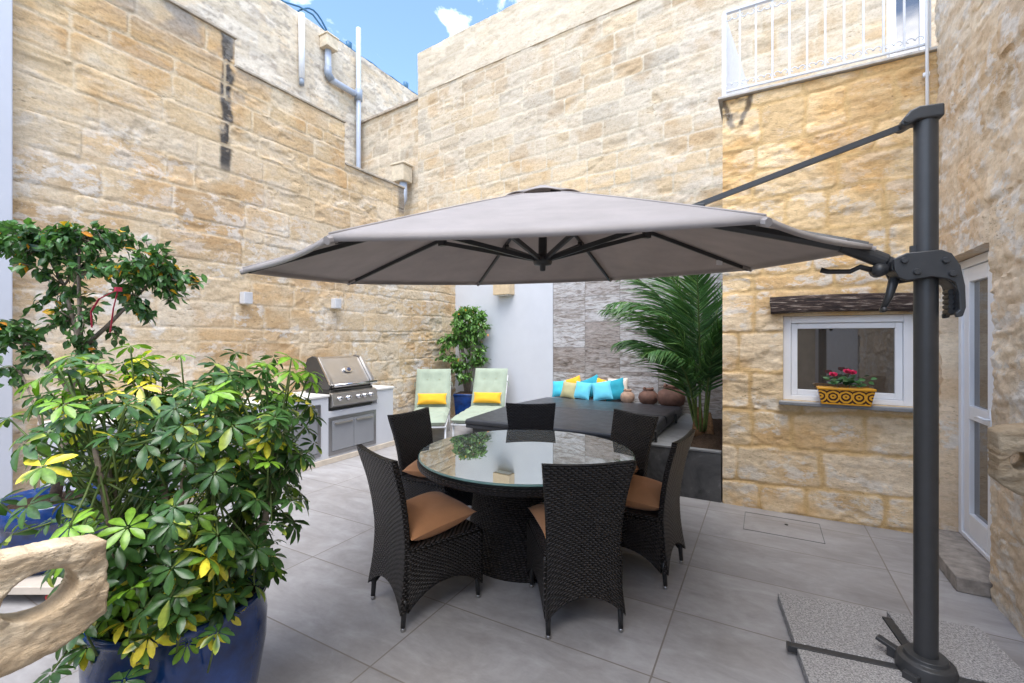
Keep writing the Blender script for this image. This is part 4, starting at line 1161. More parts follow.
# ------------------------------------------------------------------ spa, planter, ledge
sx0, sx1, sy0, sy1, st_ = -3.17, -1.02, 4.50, 6.82, .665
sp = thing('hot_tub', 'square hot tub under a dark grey folding cover', 'hot tub', ((sx0 + sx1) / 2, (sy0 + sy1) / 2, 0)); SO = sp.location
mb = MB(); mb.b2(sx0 + .07, sx1 - .12, sy0 + .07, sy1 - .07, .0, .56); mb.build('cabinet', M['spa'], sp, SO, bevel=.03)
mb = MB()
midy = (sy0 + sy1) / 2
for a, c in ((sy0, midy - .004), (midy + .004, sy1)):
    za, zc = (st_ - .035, st_) if a == sy0 else (st_, st_ - .035)
    vs = [(sx0, a, .565), (sx1, a, .565), (sx1, c, .565), (sx0, c, .565), (sx0 + .02, a, za), (sx1 - .02, a, za), (sx1 - .02, c, zc), (sx0 + .02, c, zc)]
    mb.add(vs, [(3, 2, 1, 0), (4, 5, 6, 7), (0, 1, 5, 4), (1, 2, 6, 5), (2, 3, 7, 6), (3, 0, 4, 7)])
cv_ = mb.build('cover', M['cover'], sp, SO, bevel=.028, seg=4)
mb = MB(); mb.b2(sx0 + .015, sx1 - .015, sy0 + .02, sy1 - .02, .520, .566); mb.build('cover_skirt', M['cover'], sp, SO, bevel=.01)
mb = MB()
for yy in (4.95, 6.2): mb.box((sx1 + .012, yy, .545), (.02, .05, .14)); 
mb.build('strap', M['black'], cv_, SO, bevel=.003)
pl = thing('planter', 'dark polished cement planter with a pale cap beside the hot tub', 'planter', (-.72, 4.9, 0)); PO = pl.location
mb = MB(); py0, py1, px0, px1 = 4.845, 7.05, -1.09, -.372
mb.b2(px0, px1, py0, py0 + .06, 0, .475); mb.b2(px0, px0 + .34, py0 + .06, py1, 0, .475); mb.b2(px0 + .34, px1, py0 + .06, py1, 0, .40)
mb.build('body', M['cement'], pl, PO, bevel=.004)
mb = MB(); mb.b2(px0 - .006, px1, py0 - .006, py0 + .065, .477, .497); mb.b2(px0 - .006, px0 + .345, py0 + .065, py1, .477, .497); mb.build('cap', M['cementcap'], pl, PO, bevel=.003)
mb = MB()
mb.grid(lambda u, v: (px0 + .35 + u * (px1 - px0 - .352), py0 + .07 + v * 2.0, .43 + .04 * float(fbm(np.array(u * 8), np.array(v * 20), 3, 4)) + .03 * math.sin(PI * u)), 30, 60); mb.build('soil', M['soil'], pl, PO, smooth=False)
# ledge along the travertine
mb = MB(); lz = .60
A0, A1 = onback(-3.2, .072), onback(-1.1, .072)
mb.prism([(A0[0], 6.86, 0), (A1[0], 6.86, 0), (A1[0], A1[1], 0), (A0[0], A0[1], 0)], (0, 0, lz))
o = mb.build('ledge', M['cementcap'], None, (-2.2, 7, 0), bevel=.005); tag(o, 'low grey ledge between hot tub and travertine wall carrying the cushions', 'ledge')
def wally(x): return onback(x, .075)[1]
cs = [  # x, size, material, label, forward offset, tilt, roll, z lift
    (-3.04, .32, 'turq', 'turquoise cushion at the left end of the ledge row', .10, 20, 8, 0),
    (-2.84, .31, 'khaki', 'dull khaki green cushion second in the front row on the ledge', .15, 18, -6, 0),
    (-2.80, .34, 'yellow', 'yellow cushion peeping out behind the khaki cushion', .04, 12, 20, .03),
    (-2.60, .33, 'lightblue', 'light blue upright cushion right of the khaki cushion', .14, 20, -4, 0),
    (-2.47, .36, 'teal', 'teal cushion standing on its corner behind two light blue cushions', .05, 12, 25, .03),
    (-2.25, .36, 'lightblue', 'broad light blue cushion leaning at the right in the front row', .17, 24, 12, 0),
    (-2.29, .36, 'yellow', 'yellow cushion peeping out behind the broad light blue cushion', .045, 10, -12, .015),
    (-2.07, .38, 'teal', 'teal cushion at the right end of the row, nearest the clay pots', .08, 14, 14, .01),
    (-2.03, .36, 'cream', 'cream cushion mostly hidden behind the rightmost teal cushion', .03, 8, 4, .05)]
for i, (x, s, mt_, lab, off, tilt, roll, dz) in enumerate(cs):
    y = wally(x) - off - .05; s *= .88
    mt = Matrix.Translation((x, y, lz + s * .5 * (1 + .2 * abs(math.sin(R(roll)) * 1.6)) * .97 + dz)) @ Matrix.Rotation(R(-6 + 5 * (i % 3)), 4, 'Z') @ Matrix.Rotation(R(90 - tilt), 4, 'X') @ Matrix.Rotation(R(roll), 4, 'Z')
    pillow_obj('scatter_cushion', M[mt_], s, s, .12, mt, lab, 'cushion', 'scatter cushions on the ledge', i)
def claypot(x, y, r, h, mat, lab, seed):
    t = thing('clay_pot', lab, 'pot', (x, y, lz), 0, 'old clay pots on the ledge')
    mb = MB(); w = lambda a, z: .05 * math.sin(3 * a + seed) * (z / h) + .03 * math.sin(7 * a + z * 30)
    mb.lathe([(r * .5, 0), (r * .85, h * .15), (r, h * .42), (r * .9, h * .68), (r * .5, h * .86), (r * .42, h * .92), (r * .58, h), (r * .46, h * .985), (r * .32, h * .8)], 28, wob=w); mb.build('body', mat, t, smooth=True)
    mb = MB()
    for sg in (0, 2.4): mb.tube([(r * .45 * math.cos(a0), r * .45 * math.sin(a0), zq) for a0, zq in ((sg, h * .9), (sg + .25, h * 1.0), (sg + .5, h * 1.03), (sg + .8, h * .92))], r * .1, 8)
    mb.build('handle', mat, t, smooth=True)
claypot(-1.86, 7.02, .11, .20, M['terracotta_pale'], 'small pale clay pot next to the cushions', 1)
claypot(-1.54, 7.00, .145, .24, M['terracotta'], 'middle sized reddish clay pot between two others', 2)
claypot(-1.19, 6.90, .20, .31, M['terracotta'], 'largest cracked brown clay pot nearest the palm', 3)

# ------------------------------------------------------------------ loungers
def lounger():
    t = thing('sun_lounger', '', 'sun lounger', (0, 0, 0), 0, 'padded sun loungers by the white wall')
    # head at +y end, feet toward -y
    mb = MB()
    for x in (-.29, .29):
        mb.tube([(x, -.95, .30), (x, .25, .30)], .016, 8); mb.tube([(x, .25, .30), (x, .62, .92)], .016, 8)
    for y in (-.95, -.2, .25): mb.tube([(-.29, y, .30), (.29, y, .30)], .014, 8)
    mb.tube([(-.29, .62, .92), (.29, .62, .92)], .016, 8); mb.build('frame', M['whitepaint'], t, smooth=True)
    for x in (-.29, .29):
        for y, dy in ((-.85, -.05), (.2, .06)):
            mb = MB(); mb.tube([(x, y, .30), (x, y + dy, 0)], .015, 8); mb.build('leg', M['whitepaint'], t, smooth=True)
    path = [(-1.0, .35), (.22, .35), (.66, 1.06)]
    segs = [((-1.0, .345), (-.38, .345)), ((-.37, .345), (.235, .345)), ((.255, .365), (.64, 1.03))]
    mb = MB()
    for (a, b_) in segs:
        n = 14; d = Vector((0, b_[0] - a[0], b_[1] - a[1])); nrm = Vector((0, -d.z, d.y)).normalized()
        vs, fs = [], []
        for side in (1, -1):
            o = len(vs)
            for j in range(n + 1):
                for i in range(n + 1):
                    u = -1 + 2 * i / n; v = j / n
                    e = (1 - abs(u) ** 6) * (1 - abs(2 * v - 1) ** 8)
                    tuft = 0
                    for tx_, tv_ in ((-.35, .72), (.35, .72), (-.35, .3), (.35, .3)):
                        tuft += .045 * math.exp(-((u - tx_) ** 2 * 18 + (v - tv_) ** 2 * 50))
                    hgt = (.060 * max(0, e) ** .4 - (tuft if side > 0 else 0) - (.012 * math.exp(-(v - .5) ** 2 * 300) if side > 0 else 0))
                    vs.append(Vector((u * .30, a[0], a[1])) + d * v + nrm * side * hgt + nrm * .03)
            for j in range(n):
                for i in range(n):
                    q = (o + j * (n + 1) + i, o + j * (n + 1) + i + 1, o + (j + 1) * (n + 1) + i + 1, o + (j + 1) * (n + 1) + i)
                    fs.append(q if side > 0 else q[::-1])
        mb.add(vs, fs)
    cu_ = mb.build('mattress', M['mint'], t, smooth=True)
    mb = MB()
    for tx_ in (-.105, .105):
        for v in (.72, .3):
            p = Vector((tx_, .255 + .385 * v, .365 + .665 * v)) + Vector((0, -.865, .5)) * .05
            mb.lathe([(0, -.004), (.014, 0), (0, .008)], 10, p)
    mb.build('button', M['khaki'], cu_, smooth=True)
    for sg in (-1, 1):
        mb = MB(); mb.tube([(sg * .30, .50, .83), (sg * .325, .52, .80), (sg * .33, .52, .74)], .008, 6); mb.build('tie', M['mint'], cu_)
    return t
l0 = lounger()
for i, (lx, ly, rz, lab) in enumerate(((-4.85, 5.95, R(34), 'mint padded sun lounger nearest the stone wall, beside the grill counter'), (-4.16, 6.52, R(20), 'mint padded sun lounger beside the hot tub cover, in front of the white wall'))):
    if i == 0: l0.location = (lx, ly, 0); l0.rotation_euler = (0, 0, rz); l0['label'] = lab; t = l0
    else: t = dup(l0, (lx, ly, 0), rz, lab)
    mt = Matrix.Translation((lx, ly, 0)) @ Matrix.Rotation(rz, 4, 'Z') @ Matrix.Translation((.0, .22, .56)) @ Matrix.Rotation(R(62), 4, 'X')
    pillow_obj('bolster_pillow', M['yellow'], .50, .20, .13, mt, ('yellow pillow on the lounger nearest the stone wall', 'yellow pillow on the lounger beside the hot tub cover')[i], 'pillow', 'yellow pillows on the loungers', i)

# ------------------------------------------------------------------ plants
def leaf_shape(mb, base, direc, normal, L, W, col, droop=.25, fold=.15, prof=None, tipcol=None):
    d = direc.normalized(); s = d.cross(normal)
    if s.length < 1e-4: s = d.cross(Vector((1, 0, 0)))
    s.normalize(); n = s.cross(d).normalized()
    prof = prof or ((0, .10), (.3, .72), (.6, 1.0), (.86, .66), (1.0, .04))
    vs = []; cols = []
    for t, w in prof:
        c = base + d * (L * t) - n * (droop * L * t * t)
        up = n * (fold * W * w)
        vs += [c - s * (W * w / 2) + up, c, c + s * (W * w / 2) + up]
    fs = []
    for i in range(len(prof) - 1):
        a = i * 3
        fs += [(a, a + 1, a + 4, a + 3), (a + 1, a + 2, a + 5, a + 4)]
    o = len(mb.v)
    mb.v += [tuple(p) for p in vs]; mb.f += [tuple(i + o for i in f) for f in fs]; mb.uv += [(0, 0)] * len(vs)
    mid_ = tuple(min(1, x * 1.45) for x in col)
    if tipcol is None: mb.c += [col, mid_, col] * len(prof)
    else:
        for i, (t, w) in enumerate(prof):
            for kx in range(3):
                mb.c.append(tipcol if (kx >= tipcol_side(base) or t > .75) else col)
def tipcol_side(b): return 1 if (int(abs(b.x * 977)) % 2) else 2

def rv(r, a=1.0):
    return Vector((r.gauss(0, a), r.gauss(0, a), r.gauss(0, a)))

# -- big schefflera in a blue glazed pot
SX, SY = -1.975, .92
sc = thing('potted_schefflera', 'large variegated umbrella plant in a big glossy blue pot, left foreground', 'potted plant', (SX, SY, 0))
mb = MB(); mb.lathe([(.17, 0), (.195, .02), (.255, .18), (.288, .38), (.292, .48), (.28, .57), (.289, .585), (.293, .60), (.283, .61), (.266, .60), (.258, .54), (.24, .52)], 56); pt = mb.build('pot', M['bluepot'], sc, smooth=True)
mb = MB(); mb.lathe([(.259, .54), (.15, .555), (0, .56)], 32); mb.build('soil', M['soil'], pt)
r = random.Random(12)
leafs = MB(); stems = MB(); trunks = MB()
camr = Vector((.874, .4859, 0)); camf = Vector((-.4859, .874, 0))
centers = []
# main stems
tops = []
for i in range(9):
    a_ = r.uniform(0, 2 * PI); rr = r.uniform(.12, .42)
    top = Vector((rr * math.cos(a_), rr * math.sin(a_), r.uniform(1.0, 1.42)))
    b0 = Vector((.10 * math.cos(a_), .10 * math.sin(a_), .55))
    mid = b0.lerp(top, .5) + rv(r, .03)
    trunks.tube([b0, mid, top], [.016, .012, .007], 7); tops.append((b0, mid, top))
def comp_leaf(c, nrm, size, kind, src=None):
    size *= .60
    nl = r.randint(7, 9); nrm = nrm.normalized()
    a1 = nrm.orthogonal().normalized(); a2 = nrm.cross(a1)
    ph = r.uniform(0, 6.28)
    if src is None:
        b0, mid, top = min(tops, key=lambda q: (q[1].lerp(q[2], .6) - c).length)
        src = mid.lerp(top, r.uniform(0, 1))
    dd = (c - src)
    if dd.length < .38:
        stems.tube([src, src.lerp(c, .5) + Vector((0, 0, -.01)), c], [.0042, .0036, .003], 5)
    else:
        s2 = c - nrm * .16 + rv(r, .02); stems.tube([s2, c], [.0036, .003], 5)
    g = r.uniform(.75, 1.3)
    for j in range(nl):
        an = ph + 2 * PI * j / nl + r.uniform(-.12, .12)
        d = (a1 * math.cos(an) + a2 * math.sin(an)) + nrm * r.uniform(-.38, .22)
        L = size * r.uniform(.82, 1.12)
        tipc = None
        if kind == 'young': col = (.17 * g, .32 * g, .035 * g)
        elif kind == 'var':
            if r.random() < .42: col = (.78, .64, .06); tipc = None
            else: col = (.11 * g, .20 * g, .03 * g)
            if r.random() < .35: tipc = (.78, .66, .07)
        else: col = (.046 * g, .108 * g, .030 * g)
        if kind == 'old' and r.random() < .10: tipc = (.34, .42, .06)
        leaf_shape(leafs, c + d * .008, d, nrm, L, L * r.uniform(.36, .44), col, r.uniform(.12, .4), r.uniform(.08, .2), None, tipc)
def rad_at(z):   # crown half width by height
    return float(np.interp(z, [.42, .6, .75, .95, 1.15, 1.35, 1.5, 1.62], [.26, .32, .38, .44, .48, .46, .38, .2]))
N_ = 0
while N_ < 640:
    z = r.uniform(.46, 1.54); a_ = r.uniform(0, 2 * PI); q = math.sqrt(r.uniform(.06, 1.0)); rr = rad_at(z) * q
    p = Vector((rr * math.cos(a_), rr * math.sin(a_), z))
    u_ = p.dot(camr)
    if z > 1.42 and -.12 < u_ < .22 and r.random() < .85: continue     # dip between the two crowns
    if z < .62 and p.dot(camf) > -.05: continue
    if z > .5 and float(vnoise(np.array(p.x * 6 + 9), np.array(p.z * 6 + p.y * 5), 5)) < .28: continue
    out = Vector((p.x, p.y, 0)) * 1.3 + Vector((0, 0, .75 + (z - 1.0) * .6)) + rv(r, .22)
    kk = r.random()
    kind = 'young' if (kk < .17 and q > .55) else ('var' if kk < .29 else 'old')
    if u_ < -.05 and z > 1.2 and q > .5 and r.random() < .3: kind = r.choice(['young', 'var'])
    if z < .66 and r.random() < .45: kind = 'var'
    comp_leaf(p, out, r.uniform(.078, .122), kind)
    N_ += 1
# a few sprigs reaching out
for (u_, w_, z) in ((-.62, -.05, 1.30), (-.66, .1, 1.12), (-.55, .0, 1.38), (.47, -.05, 1.30), (.46, .1, 1.42), (.42, 0, 1.47), (.46, .0, 1.15), (.40, -.1, .92), (.37, -.05, .78), (.30, -.25, .62), (.1, -.38, .56), (-.1, -.4, .6), (.0, -.40, .47), (-.2, -.36, .50), (.15, -.36, .45), (-.3, -.3, .62), (.22, -.3, .72), (-.05, -.36, .72), (-.28, -.30, .45), (-.35, -.1, 1.52), (-.2, 0, 1.57), (-.28, -.12, 1.46), (.33, 0, 1.50), (.45, .1, 1.46), (-.60, -.1, 1.0), (-.5, -.15, .9), (-.5, .05, .78), (.40, .05, 1.52)):
    p = camr * u_ + camf * w_ + Vector((0, 0, z))
    comp_leaf(p, Vector((p.x, p.y, 0)) * .8 + Vector((0, 0, .8)) + rv(r, .12), r.uniform(.085, .12), 'young' if z > 1.4 and r.random() < .7 else 'old')
trunks.build('trunk', M['bark'], sc, smooth=True)
stems.build('leaf_stalks', M['stem'], sc, smooth=True)
leafs.build('foliage', M['leaf'], sc, smooth=True)

# -- small-leaved trees
def small_tree(root, base, trunk_paths, blobs, nleaf, Ls, seed, cols, orange=.02, clip=None, hang=.5):
    r = random.Random(seed); tr = MB(); lf = MB()
    anchors = []
    for path, rad in trunk_paths:
        tr.tube(path, rad, 8)
        anchors += [Vector(p) for p in path[1:]]
    tot = sum(b_[2] for b_ in blobs)
    for (c, rad, wgt) in blobs:
        n = int(nleaf * wgt / tot)
        c = Vector(c)
        # twigs with leaves along them
        ntw = max(3, n // 16)
        for k in range(ntw):
            d = rv(r).normalized(); q = r.uniform(.35, 1.0) ** .6
            e = c + Vector((d.x * rad[0], d.y * rad[1], d.z * rad[2])) * q
            s = min(anchors, key=lambda a: (a - e).length)
            if (s - e).length > .38: s = e + (s - e).normalized() * .38
            bend = Vector((0, 0, .03)) + rv(r, .02)
            m_ = s.lerp(e, .55) + bend
            tr.tube([s, m_, e], [.0055, .004, .002], 5)
            for j in range(16):
                t = r.uniform(.3, 1.06); p = (s.lerp(m_, t * 2) if t < .5 else m_.lerp(e, (t - .5) * 2)) + rv(r, .018)
                dd = (e - s).normalized() * .5 + rv(r, .6) + Vector((0, 0, -hang))
                nr = Vector((0, 0, 1)) * .8 + rv(r, .5)
                L = r.uniform(*Ls); g = r.uniform(.65, 1.35)
                col = r.choice(cols); col = tuple(x * g for x in col)
                if r.random() < orange: col = r.choice([(.62, .24, .02), (.70, .38, .03)])
                leaf_shape(lf, p, dd, nr, L, L * r.uniform(.48, .6), col, .2, .18, ((0, .1), (.3, .9), (.6, .95), (1, .04)))
    tr.build('trunk', M['bark'], root, base, smooth=True)
    return lf.build('foliage', M['leaf'], root, base, smooth=True)

FX, FY, FZ = -4.12, 1.16, .12
ft_ = thing('potted_ficus', 'spreading glossy ficus tree with a few orange leaves in a round blue pot, far left', 'potted plant', (FX, FY, FZ))
mb = MB(); mb.lathe([(.19, .0), (.24, .05), (.262, .22), (.262, .30), (.285, .31), (.292, .345), (.292, .43), (.27, .445), (.25, .43), (.24, .38)], 48); pt = mb.build('pot', M['bluepot'], ft_, smooth=True)
mb = MB(); mb.lathe([(.25, .395), (0, .41)], 24); mb.build('soil', M['soil'], pt)
B = Vector((FX, FY, FZ + .4))
J = Vector((FX, FY, 0)) + camr * .0
def F(u, w, z): return Vector((FX, FY, 0)) + camr * u + camf * w + Vector((0, 0, z))
paths = [([F(0, 0, .5), F(.06, .02, .9), F(.10, 0, 1.25), F(.18, 0, 1.52)], [.032, .028, .025, .022]),
         ([F(.18, 0, 1.52), F(.10, .03, 1.72), F(.02, .05, 1.95), F(-.12, .05, 2.2)], [.016, .013, .010, .006]),
         ([F(.18, 0, 1.52), F(.21, -.04, 1.75), F(.24, -.08, 2.0), F(.22, -.05, 2.25)], [.016, .012, .009, .005]),
         ([F(.18, 0, 1.52), F(.30, .06, 1.68), F(.46, .08, 1.86), F(.62, .08, 2.02)], [.017, .013, .010, .006]),
         ([F(.10, 0, 1.25), F(-.05, 0, 1.45), F(-.2, 0, 1.58), F(-.34, 0, 1.65)], [.012, .010, .008, .005]),
         ([F(.0, 0, .6), F(-.04, -.03, 1.0), F(-.15, -.05, 1.35)], [.012, .009, .005])]
blobs = [(F(-.12, .0, 2.27), (.30, .30, .13), 2.6), (F(-.38, 0, 2.25), (.22, .25, .16), 1.4), (F(.22, 0, 2.22), (.30, .3, .16), 2.6), (F(.52, .05, 2.12), (.26, .28, .17), 2.2), (F(.72, .05, 1.98), (.16, .2, .13), 1.0),
         (F(.30, 0, 2.0), (.28, .25, .14), 1.3), (F(.48, 0, 1.78), (.18, .2, .08), .6), (F(.12, 0, 1.84), (.16, .2, .10), .45), (F(-.1, .0, 1.68), (.22, .2, .12), .8), (F(-.33, 0, 1.58), (.22, .2, .15), 1.1), (F(.25, 0, 1.55), (.18, .18, .08), .6), (F(-.1, 0, 1.35), (.25, .2, .15), .6), (F(.02, 0, 2.08), (.2, .2, .10), .5)]
small_tree(ft_, ft_.location, paths, blobs, 3100, (.05, .078), 5, [(.042, .10, .034), (.056, .128, .038), (.075, .165, .046)], .03)
# red ribbon tied in the tree
mb = MB(); a0 = F(.565, -.16, 1.905)
def strip(pts, w, mb):
    for i in range(len(pts) - 1):
        p, q = Vector(pts[i]), Vector(pts[i + 1]); s = Vector((.3, .2, .9)).cross(q - p).normalized() * w * .7
        mb.add([p - s, p + s, q + s, q - s], [(0, 1, 2, 3)])
strip([a0, a0 + camr * -.03 + Vector((0, 0, -.12)), a0 + camr * -.05 + Vector((0, 0, -.27))], .009, mb)
strip([a0, a0 + camr * -.12 + Vector((0, 0, -.06)), a0 + camr * -.17 + Vector((0, 0, -.14)), a0 + camr * -.165 + Vector((0, 0, -.24))], .009, mb)
mb.box(a0, (.03, .03, .025))
o = mb.build('ribbon', M['ribbon'], None, a0, solid=.002); tag(o, 'thin red ribbon tied to a branch of the ficus tree', 'ribbon')
# plant trolley under the pot
t = thing('plant_trolley', 'low pale board with red castors under the ficus pot', 'plant trolley', (FX, FY, 0))
mb = MB(); mb.box((0, 0, .095), (.62, .62, .05), rz=R(29)); mb.build('board', M['trolleywood'], t, bevel=.006)
for q in range(4):
    a_ = R(29 + 45 + 90 * q); p = Vector((.36 * math.cos(a_), .36 * math.sin(a_), 0))
    mb = MB(); mb.tube([p + Vector((-.018, 0, .034)), p + Vector((.018, 0, .034))], .033, 16); w0 = mb.build('castor', M['red'], t, smooth=False)
    mb = MB(); mb.box(p + Vector((0, 0, .06)), (.05, .03, .02)); mb.build('fork', M['dark'], w0)

# -- ficus in the square pot in the corner
CX_, CY_ = -4.94, 7.13
cf = thing('potted_fig', 'bushy green fig tree in a square blue pot behind the loungers', 'potted plant', (CX_, CY_, 0))
mb = MB(); mb.box((0, 0, .26), (.34, .34, .52), rz=R(20), taper=1.22); mb.box((0, 0, .535), (.43, .43, .05), rz=R(20)); pt = mb.build('pot', M['bluepot'], cf, bevel=.015)
mb = MB(); mb.box((0, 0, .563), (.36, .36, .006), rz=R(20)); mb.build('soil', M['soil'], pt)
def G(u, w, z): return Vector((CX_, CY_, 0)) + camr * u + camf * w + Vector((0, 0, z))
paths = []
r = random.Random(4)
for i in range(7):
    u0 = r.uniform(-.05, .05); u1 = r.uniform(-.22, .26); zt = r.uniform(1.5, 2.1)
    paths.append(([G(u0, 0, .55), G(u0 + (u1 - u0) * .3 + r.uniform(-.05, .05), r.uniform(-.05, .05), 1.0), G(u1, r.uniform(-.1, .1), zt)], [.02, .015, .007]))
blobs = [(G(.05, 0, 2.0), (.33, .26, .17), 2.4), (G(.16, 0, 1.75), (.33, .28, .20), 2.6), (G(-.16, 0, 1.72), (.28, .25, .2), 1.2), (G(.05, 0, 1.45), (.34, .26, .18), 1.6), (G(-.36, 0, 1.52), (.20, .18, .12), .7), (G(-.42, -.05, 1.30), (.16, .16, .12), .6), (G(.22, 0, 1.22), (.22, .22, .12), .6), (G(-.2, 0, 1.1), (.2, .2, .14), .6), (G(-.05, 0, .85), (.18, .18, .12), .35)]
small_tree(cf, cf.location, paths, blobs, 3600, (.06, .095), 9, [(.07, .15, .035), (.09, .19, .04), (.12, .24, .05)], .012)

# -- palm in the planter
PX, PY, PZ = -.66, 5.75, .46
pm = thing('palm', 'feathery green palm growing in the dark planter', 'palm', (PX, PY, PZ))
r = random.Random(21)
st = MB(); lf = MB(); tk = MB()
for (dx, dy, h_) in ((-.03, 0, .32), (.07, .06, .26)):
    tk.lathe([(.075, -.03), (.062, .08), (.055, h_ * .6), (.038, h_)], 14, (PX + dx, PY + dy, PZ), wob=lambda a, z: .08 * math.sin(5 * a + z * 40) + .05 * math.sin(z * 120))
def frond(az, lean, L, rise, curl, seed, lw=1.0):
    r = random.Random(seed); st = MB(); lf = MB()
    b0 = Vector((PX + .05 * math.cos(az), PY + .05 * math.sin(az), PZ + .05))
    h = Vector((math.cos(az), math.sin(az), 0))
    pts = []; n = 18
    ang_ = lean; p = b0.copy(); pts.append(p.copy())
    for i in range(n):
        t = i / n
        ang_ = lean + curl * max(0, t - .25) ** 1.4 * 1.7
        d = h * math.sin(ang_) + Vector((0, 0, math.cos(ang_)))
        p = p + d * (L / n); pts.append(p.copy())
    st.tube(pts, [.013 * (1 - .85 * i / n) + .002 for i in range(n + 1)], 6)
    side = h.cross(Vector((0, 0, 1)))
    for i in range(5, n):
        for sub in (0, .25, .5, .75):
            t = (i + sub) / n
            k = int(t * n); f_ = t * n - k
            p = pts[k].lerp(pts[min(k + 1, n)], f_)
            tg = (pts[min(k + 1, n)] - pts[k]).normalized()
            q = (t - 5 / n) / (1 - 5 / n)
            ll = lw * .47 * (math.sin(PI * min(1, .16 + .84 * q) ** .8) * .8 + .22) * r.uniform(.88, 1.1)
            up_ = side.cross(tg).normalized()
            for sg in (-1, 1):
                d = side * sg * (1.0 - .35 * q) + tg * (.55 + .5 * q) + up_ * r.uniform(-.05, .22) + rv(r, .06)
                g = r.uniform(.7, 1.3)
                col = (.048 * g, .115 * g, .038 * g) if r.random() < .8 else (.11 * g, .20 * g, .07 * g)
                leaf_shape(lf, p, d, up_ + side * sg * .3, ll, .024, col, r.uniform(.45, .85), .25, ((0, .5), (.25, 1), (.65, .75), (1, .05)))
    fo = lf.build('frond', M['leaf_matt'], pm, pm.location, smooth=True); st.build('stalk', M['stem'], fo, pm.location, smooth=True)
def azc(u, w):   # azimuth from camera right / forward amounts
    v = camr * u + camf * w; return math.atan2(v.y, v.x)
frond(azc(-1, -.25), .16, 2.15, 0, 1.6, 1)
frond(azc(-1, .35), .10, 2.3, 0, 1.1, 2)
frond(azc(-.8, .2), .24, 1.6, 0, 1.6, 3)
frond(azc(-.9, -.6), .28, 1.45, 0, 1.5, 4)
frond(azc(-.2, -.4), .10, 2.2, 0, .75, 5)
frond(azc(.5, -.3), .10, 2.1, 0, .9, 6)
frond(azc(.8, .4), .10, 2.4, 0, .8, 7)
frond(azc(-.3, .8), .10, 2.5, 0, .8, 8)
frond(azc(-.6, -.1), .04, 2.5, 0, .9, 9)
frond(azc(.2, -.9), .14, 1.7, 0, .8, 10, .8)
frond(azc(.1, .5), .03, 2.0, 0, .5, 12)
frond(azc(-.9, .5), .2, 2.1, 0, 1.5, 14)
tk.build('trunk', simple('fibrous_trunk', (.24, .14, .075), .95, 0, .4, 40, .8, 60, .1, .02), pm, pm.location, smooth=True)

# -- flower box on the sill
fb = thing('flower_box', 'brown and ochre painted pottery flower box with a red cyclamen on the window sill', 'flower box', (.60, 4.80, 1.03))
mb = MB()
vs = []
for z, kx, ky in ((0, .172, .05), (.128, .198, .060), (.128, .204, .066), (.145, .204, .066), (.145, .19, .052), (.115, .185, .05)):
    vs += [(-kx, -ky, z), (kx, -ky, z), (kx, ky, z), (-kx, ky, z)]
fs = [(3, 2, 1, 0)] + [(i * 4 + k, i * 4 + (k + 1) % 4, (i + 1) * 4 + (k + 1) % 4, (i + 1) * 4 + k) for i in range(5) for k in range(4)] + [(20, 21, 22, 23)]
mb.add(vs, fs); mb.build('box', M['pottery'], fb, bevel=.004)
r = random.Random(3)
lf = MB(); stm = MB(); pt_ = MB()
for i in range(46):
    c = Vector((r.gauss(.02, .065), r.gauss(0, .025), .17 + r.uniform(0, .06))); d = Vector((r.gauss(0, 1), r.gauss(-.3, 1), r.uniform(-.3, .4)))
    g = r.uniform(.7, 1.3)
    leaf_shape(lf, c, d, Vector((0, -.5, 1)), r.uniform(.04, .06), .045, (.035 * g, .10 * g, .03 * g), .2, .1, ((0, .3), (.25, .95), (.6, 1), (1, .1)))
for (x, z) in ((.015, .27), (.05, .262), (-.085, .24)):
    stm.tube([(x * .5, 0, .12), (x, -.01, z)], .002, 5)
    for k in range(5):
        a_ = 2 * PI * k / 5; leaf_shape(pt_, Vector((x, -.01, z)), Vector((math.cos(a_) * .7, math.sin(a_) * .7, .7)), Vector((0, -1, .3)), .04, .032, (.6, .02, .1), -.3, .1)
lf.build('foliage', M['leaf'], fb, smooth=True); stm.build('flower_stalks', M['stem'], fb, smooth=True); pt_.build('flowers', M['petal'], fb, smooth=True)

